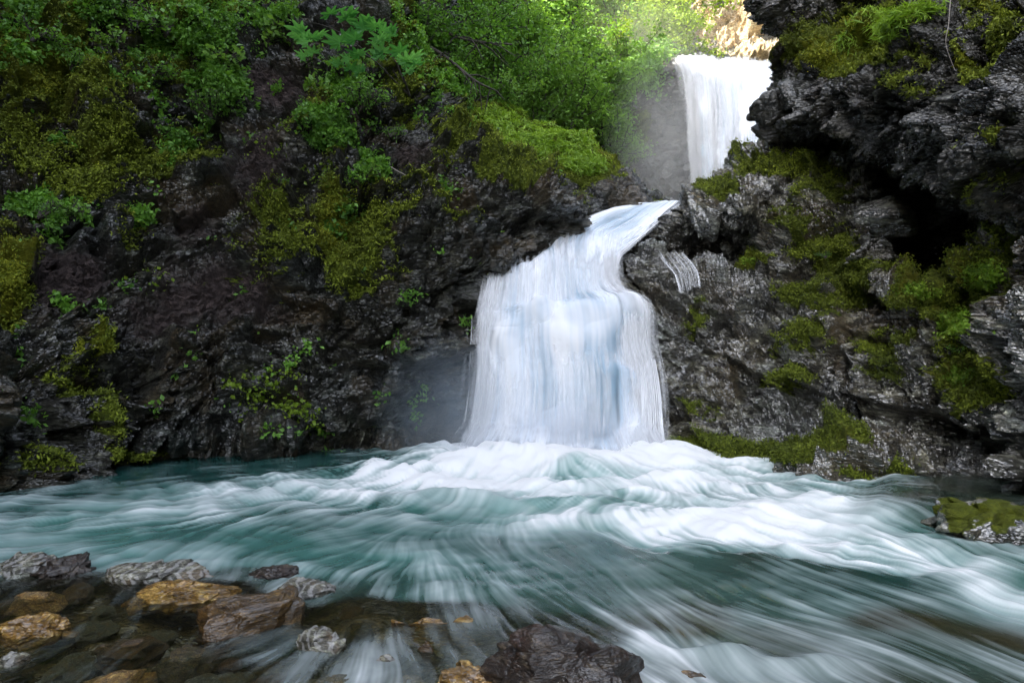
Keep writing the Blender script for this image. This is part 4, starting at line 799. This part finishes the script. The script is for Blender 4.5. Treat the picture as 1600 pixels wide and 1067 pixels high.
# fallen dead branches and dark limbs
def branch(name, pts, r, label, mat='twig', cat='branch', twigs=0):
    q = np.array([P(*p) for p in pts]); base_ = q[0].copy(); q = catmull(q - base_, 16, 0)
    lst = [(list(q), list(np.linspace(r, r * .35, 16)))]
    for k in range(twigs):
        i = random.randint(3, 14); d = np.array([random.uniform(-1, 1), random.uniform(-.5, .5), random.uniform(-.9, .5)]) * .7
        lst.append(([q[i], q[i] + d * .4 + (0, 0, .05), q[i] + d * .8, q[i] + d], [r * .4, r * .3, r * .2, r * .1]))
    o = tubes(name, lst, M[mat], None, 6); o.location = base_; tag(o, label, cat); return o
branch('dead_branch', [(668, 115, 14), (662, 140, 13.8), (645, 160, 13.6)], .03, 'bent grey dead branch hanging in the gully beside the broad leaved plant')
branch('dead_branch', [(612, 262, 11.1), (622, 268, 10.9), (634, 274, 10.8)], .016, 'short pale stick lying on the bluff below the gully')
branch('dead_branch', [(640, 60, 15), (690, 85, 15), (740, 125, 14.8), (770, 140, 15)], .05, 'long dark limb slanting down through the gully shrubs', 'bark', 'branch', 14)
branch('dead_branch', [(640, 20, 15.5), (720, 60, 15.5), (800, 70, 15.8)], .05, 'dark limb reaching right above the gully', 'bark', 'branch', 14)
branch('dead_branch', [(1485, 0, 8.2), (1482, 40, 8.0), (1478, 70, 7.9), (1492, 110, 7.7)], .006, 'thin pale root dangling down the overhanging cliff')

# ---------------------------------------------------------------- boulders
import bmesh
def ico(sub):
    bm = bmesh.new(); bmesh.ops.create_icosphere(bm, subdivisions=sub, radius=1.0)
    V = np.array([v.co[:] for v in bm.verts]); Fc = np.array([[v.index for v in f.verts] for f in bm.faces]); bm.free(); return V, Fc
ICO = {s: ico(s) for s in (3, 5, 6)}
BM = {
 'pale': rock_mat('pale_banded_stone', [(0.35, (0.015, 0.012, 0.010)), (0.5, (0.07, 0.062, 0.055)), (0.66, (0.36, 0.34, 0.31))], patch=(0.10, 0.05, 0.015), patch_amt=.6, rough=(.15, .4), sc=4, moss=False, spec=.8, coat=.5, vein=.35, bump=.5, strata=(.4, .2, .3)),
 'dark': rock_mat('wet_dark_stone', [(0.3, (0.005, 0.003, 0.002)), (0.52, (0.020, 0.011, 0.008)), (0.72, (0.12, 0.09, 0.075))], patch=(0.05, 0.018, 0.010), rough=(.08, .3), sc=4, moss=False, spec=1.0, coat=.8, coat_ior=1.7),
 'gold': rock_mat('golden_brown_stone', [(0.3, (0.045, 0.020, 0.005)), (0.5, (0.17, 0.085, 0.018)), (0.70, (0.50, 0.32, 0.11))], patch=(0.10, 0.05, 0.02), patch_amt=.4, rough=(.12, .35), sc=3, moss=False, spec=.7, coat=.9, bump=.5),
 'brown': rock_mat('brown_block_stone', [(0.3, (0.012, 0.006, 0.003)), (0.5, (0.055, 0.028, 0.009)), (0.78, (0.22, 0.12, 0.04))], patch=(0.02, 0.014, 0.008), rough=(.12, .4), sc=4, moss=False, spec=.7, coat=.7, bump=.5),
 'grey': rock_mat('grey_river_stone', [(0.3, (0.03, 0.03, 0.025)), (0.5, (0.10, 0.095, 0.08)), (0.75, (0.28, 0.26, 0.22))], patch=(0.14, 0.09, 0.03), rough=(.2, .5), sc=4, moss=False),
}
def stone(name, px, pyb, w, h, mat, label, depth=0.8, seed=0, sub=6, shape='round', sink=0.3, rz=0, top=None, cat='rock', mossy=False, flat=1.0, group=None, rough=1.0):
    """pyb: photo row of its waterline; w, h: its size in photo pixels"""
    Y0 = HC * F / (pyb - 533.5); sx = w * Y0 / F / 2; pt = pyb - h - 533.5
    Yb = (HC - .04) * F / pt; sy = min(sx * depth, .75 * (Yb - Y0)) if top is None else min(sx * depth * 1.3, (Yb - Y0) * .6)
    Y = Y0 + sy; hz = max(.05, (HC - pt * Y / F) * .8) if top is None else .12
    V, Fc = ICO[sub]; V = V.copy(); rg = np.random.default_rng(seed)
    if shape == 'block':
        V = np.sign(V) * np.abs(V) ** .35; V /= np.abs(V).max()
    elif shape == 'slab':
        V[:, :2] = np.sign(V[:, :2]) * np.abs(V[:, :2]) ** .75; V[:, 2] = np.clip(V[:, 2], -1, .62) / .62
    for k in range(9):            # cleave off flat faces
        d = rg.normal(size=3); d[2] = abs(d[2]) * (1.2 if shape == 'round' else .4); d /= np.linalg.norm(d); c = rg.uniform(.62, .9)
        if shape == 'block': c = rg.uniform(.95, 1.2)
        t = V @ d; V = V - np.where(t > c, (t - c), 0)[:, None] * d * .92
    zt = hz * (1 + sink) / 2; S3 = np.array([sx * 1.08, sy * 1.08, zt])
    V = V * S3
    nv = V / (np.linalg.norm(V, axis=1, keepdims=True) + 1e-9)
    sc = min(sx, hz + .1); q = strata_xyz(V, (.4, .3, .2)) / max(sc, .08)
    f1, c1 = facet(q * (1.3, 1.5, 2.6) + seed * 3.1, seed); f2, c2 = facet(q * (4, 4.5, 8) + seed, seed + 1); f3, _ = facet(q * (10, 11, 20) + seed, seed + 2)
    if mat == 'pale': rough = .75
    d = (0.20 * f1 + 0.045 * f2 + .012 * f3 - .06 * np.exp(-c1 / .05) + .03 * fbm(q * 6, 3, seed)) * sc * rough
    V = V + nv * d[:, None]
    loc = ((px - 800) / F * Y0, Y, hz - zt * 1.0 if top is None else top - zt)
    zmin = V[:, 2].min(); V[:, 2] -= zmin; loc = (loc[0], loc[1], loc[2] + zmin)
    at = None; m = BM.get(mat) or M[mat]
    if mossy:
        mm = sstep(-.05, .35, .8 * fbm(V * 7, 4, seed) + V[:, 2] / V[:, 2].max() - .45); at = {'moss': mm, 'gold': mm * .25, 'soil': mm * 0}
    o = mesh(name, V, Fc, m, at); o.location = loc; o.rotation_euler = (0, 0, rz)
    tag(o, label, cat, group); return o

stone('boulder', 16, 902, 100, 46, 'pale', 'striped white and black rock at the left edge of the stream', seed=1, sink=.8)
stone('boulder', 84, 905, 92, 46, 'dark', 'rounded black wet boulder at the left of the stream', seed=2, sink=.8)
stone('boulder', 228, 912, 170, 42, 'pale', 'low pale banded rock behind the golden slab', seed=3, sink=.8, depth=.5)
stone('boulder', 256, 944, 180, 34, 'gold', 'long golden brown slab half under the shallow water', seed=4, sink=1.0, shape='slab', depth=.5)
stone('boulder', 26, 998, 122, 44, 'gold', 'orange rock at the left edge half under water', seed=5, sink=1.0, depth=.6)
stone('boulder', 8, 1042, 44, 32, 'pale', 'small pale lichen coloured stone at the left edge near the bottom', seed=6, sink=.8)
stone('boulder', 420, 907, 72, 28, 'dark', 'small dark red pointed rock in midstream', seed=7, sink=.8)
stone('boulder', 466, 935, 90, 38, 'pale', 'grey rock with brown top beside the dark red one', seed=8, sink=.8)
stone('boulder', 382, 990, 140, 62, 'brown', 'square brown block of stone with a dark front face', seed=19, sink=.6, shape='block', depth=.55, rz=.55)
stone('boulder', 493, 1022, 78, 48, 'pale', 'round white striped stone in the shallows', seed=10, sink=.8)
stone('boulder', 600, 1036, 34, 15, 'pale', 'tiny pale pebble poking out of the water', seed=11, sink=1., sub=5)
stone('boulder', 668, 972, 150, 10, 'gold', 'yellow rock lying just under the rushing water', seed=12, sink=2.5, shape='slab', top=.0, depth=.5)
stone('boulder', 690, 1015, 140, 16, 'brown', 'reddish brown rock under the fast shallow water', seed=13, sink=2.5, top=.01, depth=.6)
stone('boulder', 835, 1005, 44, 20, 'gold', 'little yellow stone tucked against the big dark boulder', seed=14, sink=1)
stone('boulder', 892, 1130, 268, 168, 'dark', 'large dark brown glistening boulder at the bottom of the picture', seed=15, sink=.5, depth=.75, rough=.8)
stone('boulder', 735, 1085, 130, 50, 'gold', 'yellowish slab left of the large dark boulder', seed=16, sink=1, shape='slab', depth=.6)
stone('boulder', 1085, 1075, 120, 44, 'brown', 'brown rock with white water pouring over it', seed=17, sink=1.6, top=.045, depth=.8)
stone('boulder', 1600, 852, 165, 92, 'right', 'green mossy boulder at the right edge of the stream', seed=18, sink=.5, mossy=True, depth=.8)
stone('boulder', 1490, 822, 74, 26, 'grey', 'small wet ledge stone beside the mossy boulder', seed=20, sink=1.0, depth=.6)
# stones under the shallow water
proto = []
SUBM = [(120, 905, 60), (60, 930, 90), (150, 960, 70), (200, 1000, 110), (110, 1020, 90), (290, 1020, 120), (60, 1052, 60), (180, 1060, 150), (330, 1055, 110), (420, 1050, 90), (520, 1060, 120), (560, 960, 60), (610, 990, 70), (640, 1050, 90), (560, 1010, 50), (430, 960, 50), (250, 965, 50), (90, 965, 50), (20, 925, 60), (140, 1000, 40), (230, 1035, 40), (300, 990, 60), (370, 1030, 60), (470, 1060, 70), (700, 1060, 60), (400, 915, 50), (340, 900, 40), (550, 930, 50), (160, 930, 50), (30, 1015, 50), (360, 1000, 40), (590, 1062, 50)]
mk = ['brown', 'gold', 'grey', 'brown', 'grey', 'bed']
for i in range(6):
    V, Fc = ICO[5]; V = V.copy(); rg = np.random.default_rng(300 + i)
    for k in range(8):
        d = rg.normal(size=3); d /= np.linalg.norm(d); c = rg.uniform(.6, .9); t = V @ d; V = V - np.where(t > c, (t - c), 0)[:, None] * d * .9
    V = V * np.array([1, .75, .5]); f1, c1 = facet(V * (2, 2, 4) + i * 7, 300 + i); V = V * (1 + .14 * f1 + .04 * fbm(V * 5, 3, i))[:, None]
    V[:, 2] -= V[:, 2].min(); o = mesh('river_stone', V, Fc, BM.get(mk[i]) or M[mk[i]]); proto.append(o)
for i, (px, py, w) in enumerate(SUBM):
    o = proto[i] if i < 6 else proto[i % 6].copy()
    if i >= 6: C.objects.link(o)
    Y = HC * F / (py - 533.5); s = w * Y / F / 2; x = (px - 800) / F * Y
    zb = float(bed_z(np.array([x]), np.array([Y]))[0]); o.location = (x, Y, zb - .02); o.scale = (s, s, min(s, (-.02 - zb) * 1.4)); o.rotation_euler = (0, 0, random.uniform(0, 6.28))
    tag(o, 'small stone lying under the clear shallow water of the foreground', 'stone', 'stones under the shallow water')

# ------------------------------------------------------------ light, camera
sd = Vector((-0.60, -0.50, 0.66)).normalized()
sun = bpy.data.lights.new('sun', 'SUN'); sun.energy = 3.4; sun.angle = math.radians(.5); sun.color = (1, .93, .82)
so = bpy.data.objects.new('sun', sun); C.objects.link(so); so.rotation_euler = sd.to_track_quat('Z', 'Y').to_euler()
w = bpy.data.worlds.new('World'); S.world = w; w.use_nodes = True; nt = w.node_tree
sky = nt.nodes.new('ShaderNodeTexSky'); sky.sky_type = 'NISHITA'; sky.sun_disc = False
sky.sun_elevation = math.asin(sd.z); sky.sun_rotation = math.atan2(sd.x, sd.y); sky.dust_density = 3.0; sky.air_density = 1.0; sky.ozone_density = 1.5
bg = nt.nodes['Background']; bg.inputs[1].default_value = 0.15; hs = nt.nodes.new('ShaderNodeHueSaturation'); hs.inputs['Saturation'].default_value = 0.5   # sky colour desaturated to take the blue cast off the shade
nt.links.new(sky.outputs[0], hs.inputs['Color']); nt.links.new(hs.outputs[0], bg.inputs[0])
cam = bpy.data.cameras.new('camera'); cam.sensor_width = 36; cam.lens = 36 * F / 1600; cam.clip_end = 500; cam.clip_start = .05
co = bpy.data.objects.new('camera', cam); C.objects.link(co); co.location = (0, 0, HC); co.rotation_euler = (math.radians(90), 0, 0); S.camera = co
S.view_settings.view_transform = 'Standard'; S.view_settings.look = 'None'; S.view_settings.gamma = 1; S.view_settings.exposure = 2.8
cy = S.cycles; cy.use_denoising = True; cy.max_bounces = 6; cy.diffuse_bounces = 3; cy.glossy_bounces = 2; cy.transparent_max_bounces = 48; cy.volume_bounces = 1; cy.caustics_reflective = False; cy.caustics_refractive = False
try: cy.volume_step_rate = 2.0; cy.denoiser = 'OPENIMAGEDENOISE'
except Exception: pass
